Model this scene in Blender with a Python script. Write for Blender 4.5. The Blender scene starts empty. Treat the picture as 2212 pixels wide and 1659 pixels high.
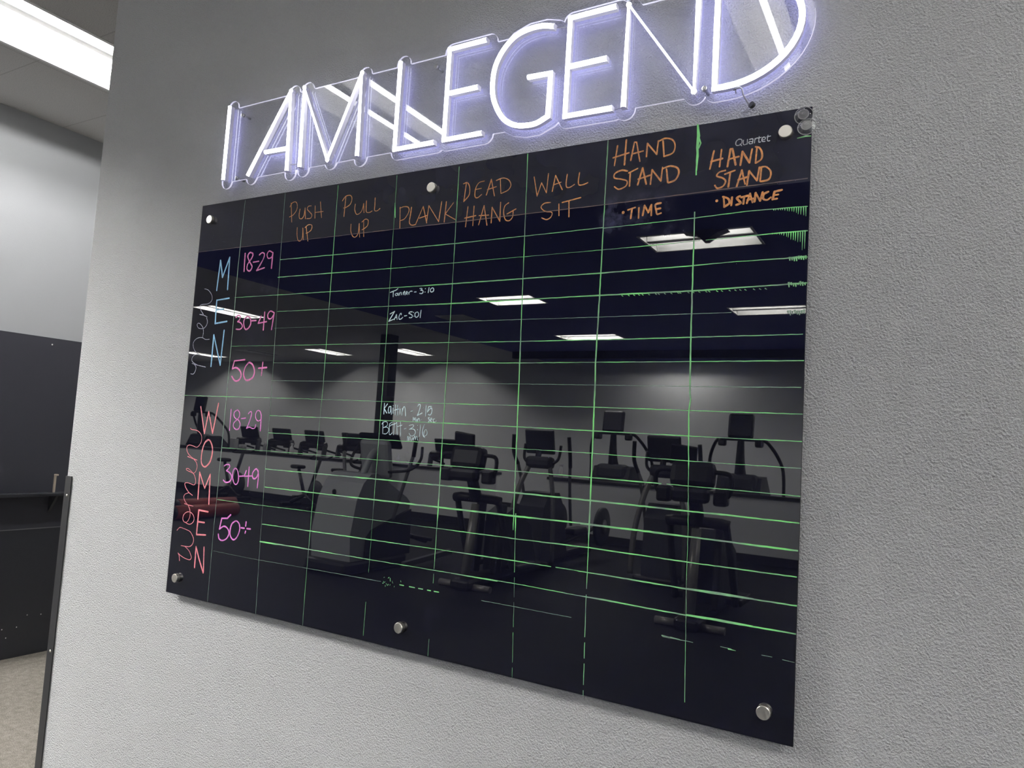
import bpy, bmesh, math, random
from mathutils import Vector, Matrix
random.seed(7)
S = bpy.context.scene
COL = S.collection

# ---------------------------------------------------------------- camera, world, exposure
CAM_POS = Vector((2.04245, -1.48027, 1.65))
ROWS = ((0.866397, 0.495624, 0.060932), (0.014397, 0.097178, -0.995163), (-0.499148, 0.863083, 0.077059))          # camera right, down and forward in the room
cd = bpy.data.cameras.new('camera')
cd.sensor_width = 36.0
cd.lens = 36.0 * 1580.0 / 2212.0
cd.clip_start = 0.02
cd.clip_end = 100
cam = bpy.data.objects.new('camera', cd)
COL.objects.link(cam)
r_, d_, f_ = [Vector(v) for v in ROWS]
cam.matrix_world = Matrix(((r_.x, -d_.x, -f_.x, CAM_POS.x), (r_.y, -d_.y, -f_.y, CAM_POS.y),
                           (r_.z, -d_.z, -f_.z, CAM_POS.z), (0, 0, 0, 1)))
S.camera = cam
W = bpy.data.worlds.new('world')
S.world = W
W.use_nodes = True
W.node_tree.nodes['Background'].inputs[0].default_value = (0.5, 0.55, 0.6, 1)
W.node_tree.nodes['Background'].inputs[1].default_value = 0.02
S.view_settings.view_transform = 'Standard'
S.view_settings.look = 'None'
S.view_settings.gamma = 1
S.view_settings.exposure = 0.27
S.view_settings.use_curve_mapping = False
S.cycles.use_denoising = True
S.cycles.max_bounces = 7
S.cycles.diffuse_bounces = 3
S.cycles.transparent_max_bounces = 12
S.cycles.sample_clamp_indirect = 12.0
# tube output tuned for wall brightness: gym rows, sign row, hall, back wall, dimmed pair, row end, boosted tubes, right-hand pair
POWER = {1: 640.0, 2: 13.0, 3: 100.0, 4: 300.0, 5: 75.0, 6: 158.0, 7: 1320.0, 8: 260.0}
SIGN_POWER = 9.0        # lit face of the sign's letters

ROOM_X0, ROOM_X1 = -20.0, 4.6
BACK_Y, HALL_Y = -14.4, 6.0
CEIL = 3.65
WALL_Y = 0.022          # face of the wall that carries the board
EDGE_X = -0.636         # where that wall ends
HALL_X = -3.286         # wall of the hall beyond
BOARD_Z = 1.12075       # bottom edge of the glass board
BW, BH = 1.8288, 1.2192

# ---------------------------------------------------------------- materials
def mat(name, col, rough=0.5, metal=0.0, ior=1.5, spec=0.5):
    m = bpy.data.materials.new(name)
    m.use_nodes = True
    b = m.node_tree.nodes['Principled BSDF']
    b.inputs['Base Color'].default_value = (col[0], col[1], col[2], 1)
    b.inputs['Roughness'].default_value = rough
    b.inputs['Metallic'].default_value = metal
    b.inputs['IOR'].default_value = ior
    b.inputs['Specular IOR Level'].default_value = spec
    return m

def nd(m, kind, **kw):
    n = m.node_tree.nodes.new(kind)
    for k, v in kw.items():
        setattr(n, k, v)
    return n

def lk(m, a, b):
    m.node_tree.links.new(a, b)

def bsdf(m):
    return m.node_tree.nodes['Principled BSDF']

def noise(m, scale, detail=2, rough=0.5, vec=None):
    n = nd(m, 'ShaderNodeTexNoise')
    n.inputs['Scale'].default_value = scale
    n.inputs['Detail'].default_value = detail
    n.inputs['Roughness'].default_value = rough
    if vec is None:
        tc = nd(m, 'ShaderNodeTexCoord')
        vec = tc.outputs['Object']
    lk(m, vec, n.inputs['Vector'])
    return n

def ramp(m, fac, stops):
    r = nd(m, 'ShaderNodeValToRGB')
    e = r.color_ramp.elements
    while len(e) > 1:
        e.remove(e[0])
    e[0].position = stops[0][0]
    e[0].color = (*stops[0][1], 1)
    for p, c in stops[1:]:
        x = e.new(p)
        x.color = (*c, 1)
    lk(m, fac, r.inputs['Fac'])
    return r

def math_node(m, op, a, b=None, clamp=False):
    n = nd(m, 'ShaderNodeMath', operation=op, use_clamp=clamp)
    for i, v in enumerate((a, b)):
        if v is None:
            continue
        if isinstance(v, (int, float)):
            n.inputs[i].default_value = v
        else:
            lk(m, v, n.inputs[i])
    return n.outputs[0]

def bump(m, height, strength, dist):
    b = nd(m, 'ShaderNodeBump')
    b.inputs['Strength'].default_value = strength
    b.inputs['Distance'].default_value = dist
    lk(m, height, b.inputs['Height'])
    lk(m, b.outputs['Normal'], bsdf(m).inputs['Normal'])

def wall_paint(name, col, amount, rough=0.42):
    m = mat(name, col, rough)
    n1 = noise(m, 230, 3, 0.55)
    n2 = noise(m, 105, 2, 0.5)
    r = ramp(m, n1.outputs['Fac'], [(0.40, (0, 0, 0)), (0.66, (1, 1, 1))])
    h = math_node(m, 'ADD', r.outputs['Color'], math_node(m, 'MULTIPLY', n2.outputs['Fac'], 0.9))
    bump(m, h, amount, 0.0034)
    return m

M_WALL = wall_paint('textured_grey_paint', (0.665, 0.67, 0.675), 0.9, 0.36)
M_HALL = wall_paint('smooth_grey_paint', (0.47, 0.485, 0.51), 0.10, 0.5)
M_GYM = mat('gym_grey_paint', (0.76, 0.77, 0.77), 0.6)
M_BLACK_PANEL = mat('black_wall_panel', (0.024, 0.025, 0.032), 0.42)
M_BLACK_PANEL2 = mat('black_wall_panel_lit', (0.043, 0.044, 0.057), 0.40)  # paler base colour carries the sheen and closer lamp light
_n = noise(M_BLACK_PANEL, 30, 4, 0.6)
_r = ramp(M_BLACK_PANEL, _n.outputs['Fac'], [(0.3, (0.34, 0.34, 0.34)), (0.7, (0.5, 0.5, 0.5))])
lk(M_BLACK_PANEL, _r.outputs['Color'], bsdf(M_BLACK_PANEL).inputs['Roughness'])
M_SCUFF = mat('worn_edge', (0.16, 0.16, 0.17), 0.6)
M_BLACK_TRIM = mat('black_plastic_trim', (0.030, 0.030, 0.032), 0.38)
M_STEEL = mat('brushed_nickel', (0.93, 0.89, 0.80), 0.32, 1.0)
_n = noise(M_STEEL, 600, 2)
bump(M_STEEL, _n.outputs['Fac'], 0.05, 0.001)
M_CHROME = mat('satin_chrome', (0.62, 0.62, 0.62), 0.28, 1.0)

def speckled_ceiling():
    m = mat('white_ceiling_tile', (0.55, 0.54, 0.52), 0.9)
    n = noise(m, 260, 2, 0.6)
    r = ramp(m, n.outputs['Fac'], [(0.30, (0.25, 0.245, 0.24)), (0.40, (0.64, 0.63, 0.62)), (0.7, (0.74, 0.73, 0.72))])
    tc = nd(m, 'ShaderNodeTexCoord')
    br = nd(m, 'ShaderNodeTexBrick', offset=0.0)
    br.inputs['Scale'].default_value = 1.0
    br.inputs['Brick Width'].default_value = 1.22
    br.inputs['Row Height'].default_value = 0.61
    br.inputs['Mortar Size'].default_value = 0.0035
    br.inputs['Color1'].default_value = br.inputs['Color2'].default_value = (1, 1, 1, 1)
    br.inputs['Mortar'].default_value = (0.78, 0.78, 0.78, 1)
    lk(m, tc.outputs['Object'], br.inputs['Vector'])
    mx = nd(m, 'ShaderNodeMix', data_type='RGBA', blend_type='MULTIPLY')
    mx.inputs['Factor'].default_value = 1
    lk(m, r.outputs['Color'], mx.inputs[6])
    lk(m, br.outputs['Color'], mx.inputs[7])
    lk(m, mx.outputs[2], bsdf(m).inputs['Base Color'])
    bump(m, n.outputs['Fac'], 0.3, 0.004)
    return m
M_TILE = speckled_ceiling()
M_DARK_CEIL = mat('dark_navy_ceiling_paint', (0.062, 0.070, 0.36), 0.8)
M_BEAM = mat('black_beam_paint', (0.012, 0.012, 0.016), 0.8)

def carpet():
    m = mat('beige_cut_pile', (0.42, 0.38, 0.33), 0.95)
    n = noise(m, 170, 4, 0.7)
    n2 = noise(m, 30, 2, 0.5)
    s = math_node(m, 'ADD', math_node(m, 'MULTIPLY', n.outputs['Fac'], 0.75), math_node(m, 'MULTIPLY', n2.outputs['Fac'], 0.25))
    r = ramp(m, s, [(0.34, (0.11, 0.095, 0.08)), (0.5, (0.215, 0.195, 0.167)), (0.66, (0.36, 0.335, 0.30))])
    lk(m, r.outputs['Color'], bsdf(m).inputs['Base Color'])
    bump(m, s, 0.8, 0.012)
    return m
M_CARPET = carpet()
M_RUBBER = mat('black_rubber_floor', (0.010, 0.010, 0.012), 0.7, 0, 1.5, 0.15)
_n = noise(M_RUBBER, 120, 2, 0.6)
_r = ramp(M_RUBBER, _n.outputs['Fac'], [(0.4, (0.007, 0.007, 0.009)), (0.72, (0.014, 0.014, 0.017))])
lk(M_RUBBER, _r.outputs['Color'], bsdf(M_RUBBER).inputs['Base Color'])

def emitter(name, col, power):
    m = bpy.data.materials.new(name)
    m.use_nodes = True
    m.node_tree.nodes.clear()
    e = nd(m, 'ShaderNodeEmission')
    e.inputs[0].default_value = (*col, 1)
    e.inputs[1].default_value = power
    o = nd(m, 'ShaderNodeOutputMaterial')
    lk(m, e.outputs[0], o.inputs[0])
    return m
M_TUBES = {k: emitter('fluorescent_tube', (1.0, 0.985, 0.955), p) for k, p in POWER.items()}
M_REFLECTOR = mat('white_enamel_reflector', (0.80, 0.80, 0.78), 0.35)
M_FIX_SPINE = mat('grey_fixture_spine', (0.10, 0.10, 0.10), 0.5)
M_FIX_RIM = mat('white_fixture_rim', (0.88, 0.88, 0.86), 0.4)
M_TUBE_OFF = mat('unlit_tube_glass', (0.75, 0.75, 0.74), 0.3)

def clear_sheet(name, ior, tint=(1, 1, 1), rough=0.0, haze=0.0):
    m = bpy.data.materials.new(name)
    m.use_nodes = True
    m.node_tree.nodes.clear()
    t = nd(m, 'ShaderNodeBsdfTransparent')
    t.inputs[0].default_value = (*tint, 1)
    g = nd(m, 'ShaderNodeBsdfGlossy')
    g.inputs['Roughness'].default_value = rough
    fr = nd(m, 'ShaderNodeFresnel')
    fr.inputs['IOR'].default_value = ior
    mx = nd(m, 'ShaderNodeMixShader')
    ge = nd(m, 'ShaderNodeNewGeometry')      # leaving a thin sheet reflects like entering it
    io = nd(m, 'ShaderNodeMix', data_type='FLOAT')
    io.inputs[2].default_value = ior
    io.inputs[3].default_value = 1.0 / ior
    lk(m, ge.outputs['Backfacing'], io.inputs[0])
    lk(m, io.outputs[0], fr.inputs['IOR'])
    lk(m, fr.outputs[0], mx.inputs[0])
    lk(m, t.outputs[0], mx.inputs[1])
    lk(m, g.outputs[0], mx.inputs[2])
    last = mx.outputs[0]
    if haze:
        d = nd(m, 'ShaderNodeBsdfDiffuse')
        d.inputs[0].default_value = (0.9, 0.9, 0.92, 1)
        m2 = nd(m, 'ShaderNodeMixShader')
        m2.inputs[0].default_value = haze
        lk(m, last, m2.inputs[1])
        lk(m, d.outputs[0], m2.inputs[2])
        last = m2.outputs[0]
    o = nd(m, 'ShaderNodeOutputMaterial')
    lk(m, last, o.inputs[0])
    return m
M_ACRYLIC = clear_sheet('clear_acrylic', 1.49, (0.97, 0.97, 0.985))
M_CLEAR_PVC = clear_sheet('clear_soft_plastic', 1.5, (0.97, 0.975, 0.98), 0.02)
M_PVC_RIM = clear_sheet('clear_soft_plastic_rim', 1.6, (0.9, 0.9, 0.9), 0.03, 0.30)  # white haze mixed in to paint bright highlights on rim and ridge
M_PVC_KNOB = clear_sheet('clear_soft_plastic_knob', 1.6, (0.9, 0.9, 0.9), 0.03, 0.10)

# ---------------------------------------------------------------- mesh building
class MB:
    def __init__(self):
        self.bm = bmesh.new()

    def _faces(self, verts, faces, mi=0, smooth=False):
        vs = [self.bm.verts.new(v) for v in verts]
        for f in faces:
            try:
                fc = self.bm.faces.new([vs[i] for i in f])
                fc.material_index = mi
                fc.smooth = smooth
            except ValueError:
                pass
        return vs

    def box(self, c, s, rot=None, bevel=0.0, mi=0):
        t = bmesh.new()
        bmesh.ops.create_cube(t, size=1.0)
        bmesh.ops.scale(t, vec=Vector(s), verts=t.verts)
        if bevel:
            bmesh.ops.bevel(t, geom=t.edges[:] + t.verts[:], offset=bevel, segments=2, affect='EDGES', profile=0.5)
        mtx = Matrix.Translation(Vector(c))
        if rot:
            from mathutils import Euler
            mtx = mtx @ Euler(rot).to_matrix().to_4x4()
        bmesh.ops.transform(t, matrix=mtx, verts=t.verts)
        t.verts.index_update()
        self._faces([v.co.copy() for v in t.verts], [[v.index for v in f.verts] for f in t.faces], mi)
        t.free()
        return self

    def tube(self, pts, r, seg=10, curve=False, mi=0, squash=1.0):
        pts = [Vector(p) for p in pts]
        if curve:
            pts = catmull(pts, 6)
        rs = r if isinstance(r, (list, tuple)) else None
        n = len(pts)
        up = Vector((0, 0, 1))
        verts, faces = [], []
        prev = None
        for i, p in enumerate(pts):
            t = (pts[min(i + 1, n - 1)] - pts[max(i - 1, 0)]).normalized()
            if prev is None:
                a = t.cross(up)
                if a.length < 1e-3:
                    a = t.cross(Vector((1, 0, 0)))
            else:
                a = prev - t * prev.dot(t)
            a.normalize()
            prev = a
            b = t.cross(a)
            rr = (rs[0] + (rs[1] - rs[0]) * i / (n - 1)) if rs else r
            for k in range(seg):
                an = 2 * math.pi * k / seg
                verts.append(p + a * (math.cos(an) * rr) + b * (math.sin(an) * rr * squash))
        for i in range(n - 1):
            for k in range(seg):
                k2 = (k + 1) % seg
                faces.append((i * seg + k, i * seg + k2, (i + 1) * seg + k2, (i + 1) * seg + k))
        self._faces(verts, faces, mi, True)
        self._faces([verts[k] for k in range(seg)], [tuple(range(seg))[::-1]], mi)
        self._faces([verts[(n - 1) * seg + k] for k in range(seg)], [tuple(range(seg))], mi)
        return self

    def prism(self, poly, axis, a, b, mi=0, at=(0, 0, 0)):
        """poly in the two other axes, extruded along axis from a to b"""
        def P(u, v, w):
            q = {'x': (w, u, v), 'y': (u, w, v), 'z': (u, v, w)}[axis]
            return Vector(q) + Vector(at)
        n = len(poly)
        verts = [P(u, v, a) for u, v in poly] + [P(u, v, b) for u, v in poly]
        faces = [tuple(range(n))[::-1], tuple(range(n, 2 * n))]
        faces += [(i, (i + 1) % n, n + (i + 1) % n, n + i) for i in range(n)]
        self._faces(verts, faces, mi)
        return self

    def lathe(self, prof, c, axis='z', seg=32, mi=0, smooth=True):
        """prof: (radius, height) pairs turned about the axis through c"""
        verts, faces = [], []
        for rad, h in prof:
            for k in range(seg):
                an = 2 * math.pi * k / seg
                u, v = rad * math.cos(an), rad * math.sin(an)
                q = {'z': (u, v, h), 'y': (u, h, v), 'x': (h, u, v)}[axis]
                verts.append(Vector(q) + Vector(c))
        n = len(prof)
        for i in range(n - 1):
            for k in range(seg):
                k2 = (k + 1) % seg
                faces.append((i * seg + k, i * seg + k2, (i + 1) * seg + k2, (i + 1) * seg + k))
        self._faces(verts, faces, mi, smooth)
        for i in (0, n - 1):
            if prof[i][0] > 1e-5:
                self._faces([verts[i * seg + k] for k in range(seg)], [tuple(range(seg))], mi)
        return self

    def build(self, name, m, parent=None):
        bmesh.ops.remove_doubles(self.bm, verts=[v for v in self.bm.verts if len(v.link_faces) < 3], dist=1e-6)
        bmesh.ops.recalc_face_normals(self.bm, faces=self.bm.faces)
        me = bpy.data.meshes.new(name)
        self.bm.to_mesh(me)
        self.bm.free()
        for x in (m if isinstance(m, (list, tuple)) else [m]):
            me.materials.append(x)
        o = bpy.data.objects.new(name, me)
        COL.objects.link(o)
        if parent:
            o.parent = parent
        return o

def catmull(p, k):
    out = []
    n = len(p)
    for i in range(n - 1):
        p0, p1, p2, p3 = p[max(i - 1, 0)], p[i], p[i + 1], p[min(i + 2, n - 1)]
        for j in range(k):
            t = j / k
            out.append(0.5 * ((2 * p1) + (p2 - p0) * t + (2 * p0 - 5 * p1 + 4 * p2 - p3) * t * t + (3 * p1 - p0 - 3 * p2 + p3) * t ** 3))
    out.append(p[-1].copy())
    return out

def tag(o, label, cat, group=None, kind=None):
    o['label'] = label
    o['category'] = cat
    if group:
        o['group'] = group
    if kind:
        o['kind'] = kind
    return o

def thing(name, label, cat, loc=(0, 0, 0), rz=0.0, group=None):
    o = bpy.data.objects.new(name, None)
    COL.objects.link(o)
    o.empty_display_size = 0.1
    o.location = loc
    o.rotation_euler = (0, 0, rz)
    return tag(o, label, cat, group)

def copy_tree(o, parent=None):
    c = o.copy()
    COL.objects.link(c)
    if parent:
        c.parent = parent
    for ch in [x for x in bpy.data.objects if x.parent == o]:
        copy_tree(ch, c)
    return c

def structure(name, o, label=None, cat=None):
    o.name = name
    o['kind'] = 'structure'
    if label:
        o['label'] = label
        o['category'] = cat
    return o

def slab(name, x0, x1, y0, y1, z0, z1, m, label, cat):
    o = MB().box(((x0 + x1) / 2, (y0 + y1) / 2, (z0 + z1) / 2), (x1 - x0, y1 - y0, z1 - z0)).build(name, m)
    return structure(name, o, label, cat)

# ---------------------------------------------------------------- the room
T = 0.14
slab('wall_front', EDGE_X, ROOM_X1, WALL_Y, WALL_Y + T, 0, CEIL, M_WALL, 'textured grey wall carrying the black board and the neon sign', 'wall')
slab('wall_left', HALL_X - T, HALL_X, 0.0, HALL_Y, 0, CEIL, M_HALL, 'smooth grey wall of the hall past the wall edge, black below', 'wall')
slab('wall_hall_end', HALL_X, ROOM_X1, HALL_Y, HALL_Y + T, 0, CEIL, M_HALL, 'grey end wall of the hall', 'wall')
slab('wall_front_far', ROOM_X0, HALL_X - T, 0.0, T, 0, CEIL, M_GYM, 'grey wall of the gym in line with the board wall', 'wall')
slab('wall_right', ROOM_X1, ROOM_X1 + T, BACK_Y - T, HALL_Y + T, 0, CEIL, M_GYM, 'grey side wall of the gym', 'wall')
slab('wall_back', ROOM_X0, ROOM_X1, BACK_Y - T, BACK_Y, 0, CEIL, M_GYM, 'grey back wall of the gym mirrored in the board', 'wall')
slab('wall_far_side', ROOM_X0 - T, ROOM_X0, BACK_Y - T, T, 0, CEIL, M_GYM, 'grey far side wall of the gym', 'wall')
slab('floor_carpet', HALL_X, EDGE_X, -0.6, HALL_Y, -0.1, 0.0, M_CARPET, 'beige carpet of the hall past the wall edge', 'floor')
fb = MB()
for x0, x1, y0, y1 in ((ROOM_X0, ROOM_X1, BACK_Y, -0.6), (ROOM_X0, HALL_X, -0.6, 0.0), (EDGE_X, ROOM_X1, -0.6, HALL_Y)):
    fb.box(((x0 + x1) / 2, (y0 + y1) / 2, -0.05), (x1 - x0, y1 - y0, 0.1))
structure('floor', fb.build('floor', M_RUBBER), 'dark rubber floor of the gym mirrored in the board', 'floor')
slab('trim_1', HALL_X, HALL_X + 0.012, 0.002, HALL_Y, 0.856, 2.166, M_BLACK_PANEL2, 'black panelling on the hall wall above the seam', 'panelling')
slab('trim_2', HALL_X, HALL_X + 0.014, 0.002, HALL_Y, 0.0, 0.850, M_BLACK_PANEL, 'black panelling on the hall wall below the seam', 'panelling')
slab('trim_3', HALL_X, HALL_X + 0.0125, 0.002, HALL_Y, 0.850, 0.856, M_SCUFF, 'worn pale seam across the black hall panelling', 'panelling')
slab('baseboard_back', ROOM_X0, ROOM_X1, BACK_Y, BACK_Y + 0.015, 0, 0.12, M_BLACK_TRIM, 'black baseboard along the gym back wall', 'baseboard')
# tiny pale scuffs on the panelling
for yy, zz in ((1.30, 2.12), (1.18, 0.20), (1.27, 0.20), (1.33, 0.27), (1.42, 0.26), (1.21, 0.14)):
    o = MB().lathe([(0.0055, 0), (0.004, 0.0012), (0, 0.0014)], (HALL_X + 0.0128, yy, zz), 'x', 8).build('scuff', M_FIX_RIM, bpy.data.objects['trim_1' if zz > 0.86 else 'trim_2'])
    o.name = 'scuff'
# black angle strip that guards the lower wall corner
g = MB()
g.prism([(EDGE_X - 0.004, WALL_Y - 0.004), (EDGE_X + 0.032, WALL_Y - 0.004), (EDGE_X + 0.032, WALL_Y - 0.0003), (EDGE_X - 0.0003, WALL_Y - 0.0003),
         (EDGE_X - 0.0003, WALL_Y + 0.036), (EDGE_X - 0.004, WALL_Y + 0.036)], 'z', 0.0, 1.428)
trim4 = structure('trim_4', g.build('trim_4', M_BLACK_TRIM), 'black angle strip guarding the lower corner of the board wall', 'corner guard')
for zz in (1.36, 0.82, 0.2):
    MB().lathe([(0.0045, 0.0), (0.004, -0.0016), (0.0, -0.002)], (EDGE_X + 0.016, WALL_Y - 0.004, zz), 'y', 14).build('screw', M_STEEL, trim4)['label'] = 'bright screw head'

# ---------------------------------------------------------------- ceiling lights (recessed, so the ceiling has openings)
LIGHTS = [  # x, y, along ('x' or 'y'), label, lit
    (-1.02, -1.96, 'y', 'long ceiling light mirrored behind the letters A, M and L of the sign', 2),
    (1.48, -1.96, 'y', 'long ceiling light mirrored behind the letter D of the sign', 2),
    (-3.55, -1.96, 'y', 'long ceiling light between the board wall and the black ceiling, farther from the board', 7),
    (-2.11, 0.66, 'y', 'bright two-tube ceiling light of the hall past the wall edge', 3),
    (-2.11, 3.6, 'y', 'second ceiling light of the hall, deeper in', 3),
    (0.11, -5.26, 'x', 'ceiling light mirrored below the word TIME, notched by a hanging corner', 5, 0.87),
    (0.08, -8.86, 'x', 'ceiling light mirrored at the right edge of the board', 5, 0.84),
    (-3.20, -7.45, 'x', 'ceiling light mirrored in the WALL SIT column', 1, 0.70),
    (-3.49, -10.87, 'x', 'ceiling light mirrored lowest of those over the black ceiling', 1),
    (-9.00, -7.28, 'y', 'ceiling light mirrored across the E of MEN', 1),
    (-16.85, -12.75, 'y', 'ceiling light mirrored at the N of MEN', 1),
    (-14.15, -12.50, 'y', 'unlit ceiling light mirrored above the upper 50+', 0),
    (-11.6, -12.50, 'y', 'ceiling light mirrored under the PUSH UP column', 1),
    (-9.05, -12.65, 'y', 'ceiling light mirrored behind the black column', 1),
    (1.7, -12.6, 'x', 'added ceiling light by the gym back wall, out of the mirrored view', 1),  # unseen lights from here down are added to brighten the walls
    (-6.1, -1.96, 'y', 'added ceiling light of the gym out of the mirrored view, over the tiled side', 1),
    (3.7, -12.2, 'x', 'added ceiling light in the right back corner, out of view', 1),
    (2.45, -5.30, 'x', 'added unseen ceiling light over the gym nearest the board, right of the mirrored view', 8),
    (3.7, -8.75, 'x', 'added ceiling light by the right gym wall in the middle, out of view', 8),
    (-2.7, -13.5, 'x', 'added ceiling light hidden by the added dark beam, washing the gym back wall', 4),  # added for the bright patch on the back wall
    (3.98, -1.96, 'y', 'added ceiling light beyond the right end of the sign, out of view', 6),
    (-11.5, -7.20, 'y', 'added ceiling light of the far tiled side, out of view', 1),
    (-14.1, -7.20, 'y', 'added ceiling light of the farthest tiled side, out of view', 1),
]
LX, LW = 1.22, 0.58
def foot(l):
    h = LX / 2 * (l[5] if len(l) > 5 else 1.0)
    return (h, LW / 2) if l[2] == 'x' else (LW / 2, h)
def ceiling(name, rects, m, label):
    xs, ys = set(), set()
    holes = []
    for a in rects:
        xs |= {a[0], a[1]}; ys |= {a[2], a[3]}
    for l in LIGHTS:
        hx, hy = foot(l)
        holes.append((l[0] - hx, l[0] + hx, l[1] - hy, l[1] + hy))
        xs |= set(holes[-1][:2]); ys |= set(holes[-1][2:])
    xs, ys = sorted(xs), sorted(ys)
    b = MB()
    for i in range(len(xs) - 1):
        for j in range(len(ys) - 1):
            cx, cy = (xs[i] + xs[i + 1]) / 2, (ys[j] + ys[j + 1]) / 2
            if any(h[0] < cx < h[1] and h[2] < cy < h[3] for h in holes):
                continue
            if any(a[0] < cx < a[1] and a[2] < cy < a[3] for a in rects):
                b._faces([(xs[i], ys[j], CEIL), (xs[i + 1], ys[j], CEIL), (xs[i + 1], ys[j + 1], CEIL), (xs[i], ys[j + 1], CEIL)], [(3, 2, 1, 0)])
    bmesh.ops.remove_doubles(b.bm, verts=b.bm.verts, dist=1e-5)
    return structure(name, b.build(name, m), label, 'ceiling')
DARK = (-6.25, ROOM_X1, BACK_Y, -4.0)
ceiling('ceiling', [(ROOM_X0, ROOM_X1, -4.0, HALL_Y), (ROOM_X0, -6.25, BACK_Y, -4.0)], M_TILE, 'white speckled tile ceiling')
ceiling('ceiling_dark', [DARK], M_DARK_CEIL, 'dark painted ceiling over the gym machines, mirrored in the board')

slab('added_beam', -6.2, ROOM_X1, -12.85, -12.70, CEIL - 0.15, CEIL - 0.001, M_BEAM, 'added dark beam hiding the wash light before the gym back wall', 'beam')  # added to keep the wash light out of the mirrored view

def light_fixture(tube_mat, high_spine=False):
    root = thing('ceiling_light', 'x', 'ceiling light', group='recessed ceiling lights')
    hw, hl = LW / 2 - 0.002, LX / 2 - 0.002
    h = MB()
    for sx in (-1, 1):
        h.box((sx * (hw - 0.004), 0, 0.075), (0.008, 2 * hl, 0.15))
    for sy in (-1, 1):
        h.box((0, sy * (hl - 0.004), 0.075), (2 * hw - 0.016, 0.008, 0.15))
    h.box((0, 0, 0.154), (2 * hw, 2 * hl, 0.008))
    h.build('housing', M_FIX_RIM, root)
    rim = MB()
    for sx in (-1, 1):
        rim.box((sx * (hw - 0.008), 0, -0.002), (0.026, 2 * hl + 0.012, 0.004))
    for sy in (-1, 1):
        rim.box((0, sy * (hl - 0.008), -0.002), (2 * hw - 0.042, 0.026, 0.004))
    rim.build('rim', M_FIX_RIM, root)
    rf = MB()
    prof = [(hw - 0.012, 0.006), (hw - 0.03, 0.045), (hw - 0.07, 0.09), (0.17, 0.118), (0.12, 0.118), (0.075, 0.10), (0.045, 0.06), (0.036, 0.02)]
    if high_spine:
        prof[5:] = [(0.075, 0.115), (0.045, 0.10), (0.030, 0.088)]
    for s in (-1, 1):
        v = [(s * x, y * (hl - 0.012), z) for y in (-1, 1) for x, z in prof]
        k = len(prof)
        rf._faces(v, [(i, i + 1, k + i + 1, k + i) for i in range(k - 1)], 0, True)
    rf.build('reflector', M_REFLECTOR, root)
    MB().box((0, 0, 0.092 if high_spine else 0.03), (0.058, 2 * hl - 0.03, 0.05 if high_spine else 0.036), bevel=0.004).build('spine', M_FIX_SPINE, root)['label'] = 'grey spine between the two tubes'
    for s in (-1, 1):
        t = MB().tube([(s * 0.135, -hl + 0.06, 0.066), (s * 0.135, hl - 0.06, 0.066)], 0.0165, 12).build('tube', tube_mat, root)
        for y in (-1, 1):
            MB().box((s * 0.135, y * (hl - 0.035), 0.072), (0.034, 0.04, 0.05), bevel=0.003).build('socket', M_FIX_RIM, t)
    return root
proto = {k: light_fixture(M_TUBES.get(k, M_TUBE_OFF), k == 3) for k in [0] + list(POWER)}
used = set()
for x, y, along, label, lit, *short in LIGHTS:
    p = proto[lit]
    o = p if lit not in used else copy_tree(p)
    used.add(lit)
    o.location = (x, y, CEIL)
    o.rotation_euler = (0, 0, math.pi / 2 if along == 'x' else 0)
    o.scale = (1, short[0] if short else 1, 1)
    o['label'] = label

# ---------------------------------------------------------------- hall shelf and peg
sh = thing('wall_shelf', 'narrow black shelf on the black hall panelling', 'shelf', (HALL_X + 0.012, 1.4, 1.10))
MB().box((0.045, 0.35, -0.011), (0.09, 1.9, 0.022), bevel=0.003).build('shelf_board', M_BLACK_PANEL, sh)
for y in (0.0, 0.85):
    MB().prism([(0.0, -0.022), (0.085, -0.022), (0.0, -0.14)], 'y', y - 0.009, y + 0.009).build('bracket', M_BLACK_PANEL, sh)
M_PEG = mat('pale_wood', (0.50, 0.43, 0.35), 0.6)
pg = thing('wooden_peg', 'short pale wooden stick standing on the black hall shelf', 'stick', (HALL_X + 0.066, 1.388, 1.10))
MB().box((0, 0, 0.058), (0.012, 0.014, 0.116), bevel=0.002).build('stick', M_PEG, pg)
MB().box((0.004, 0.004, 0.121), (0.022, 0.024, 0.012), bevel=0.003).build('tip', M_PEG, pg)

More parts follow.
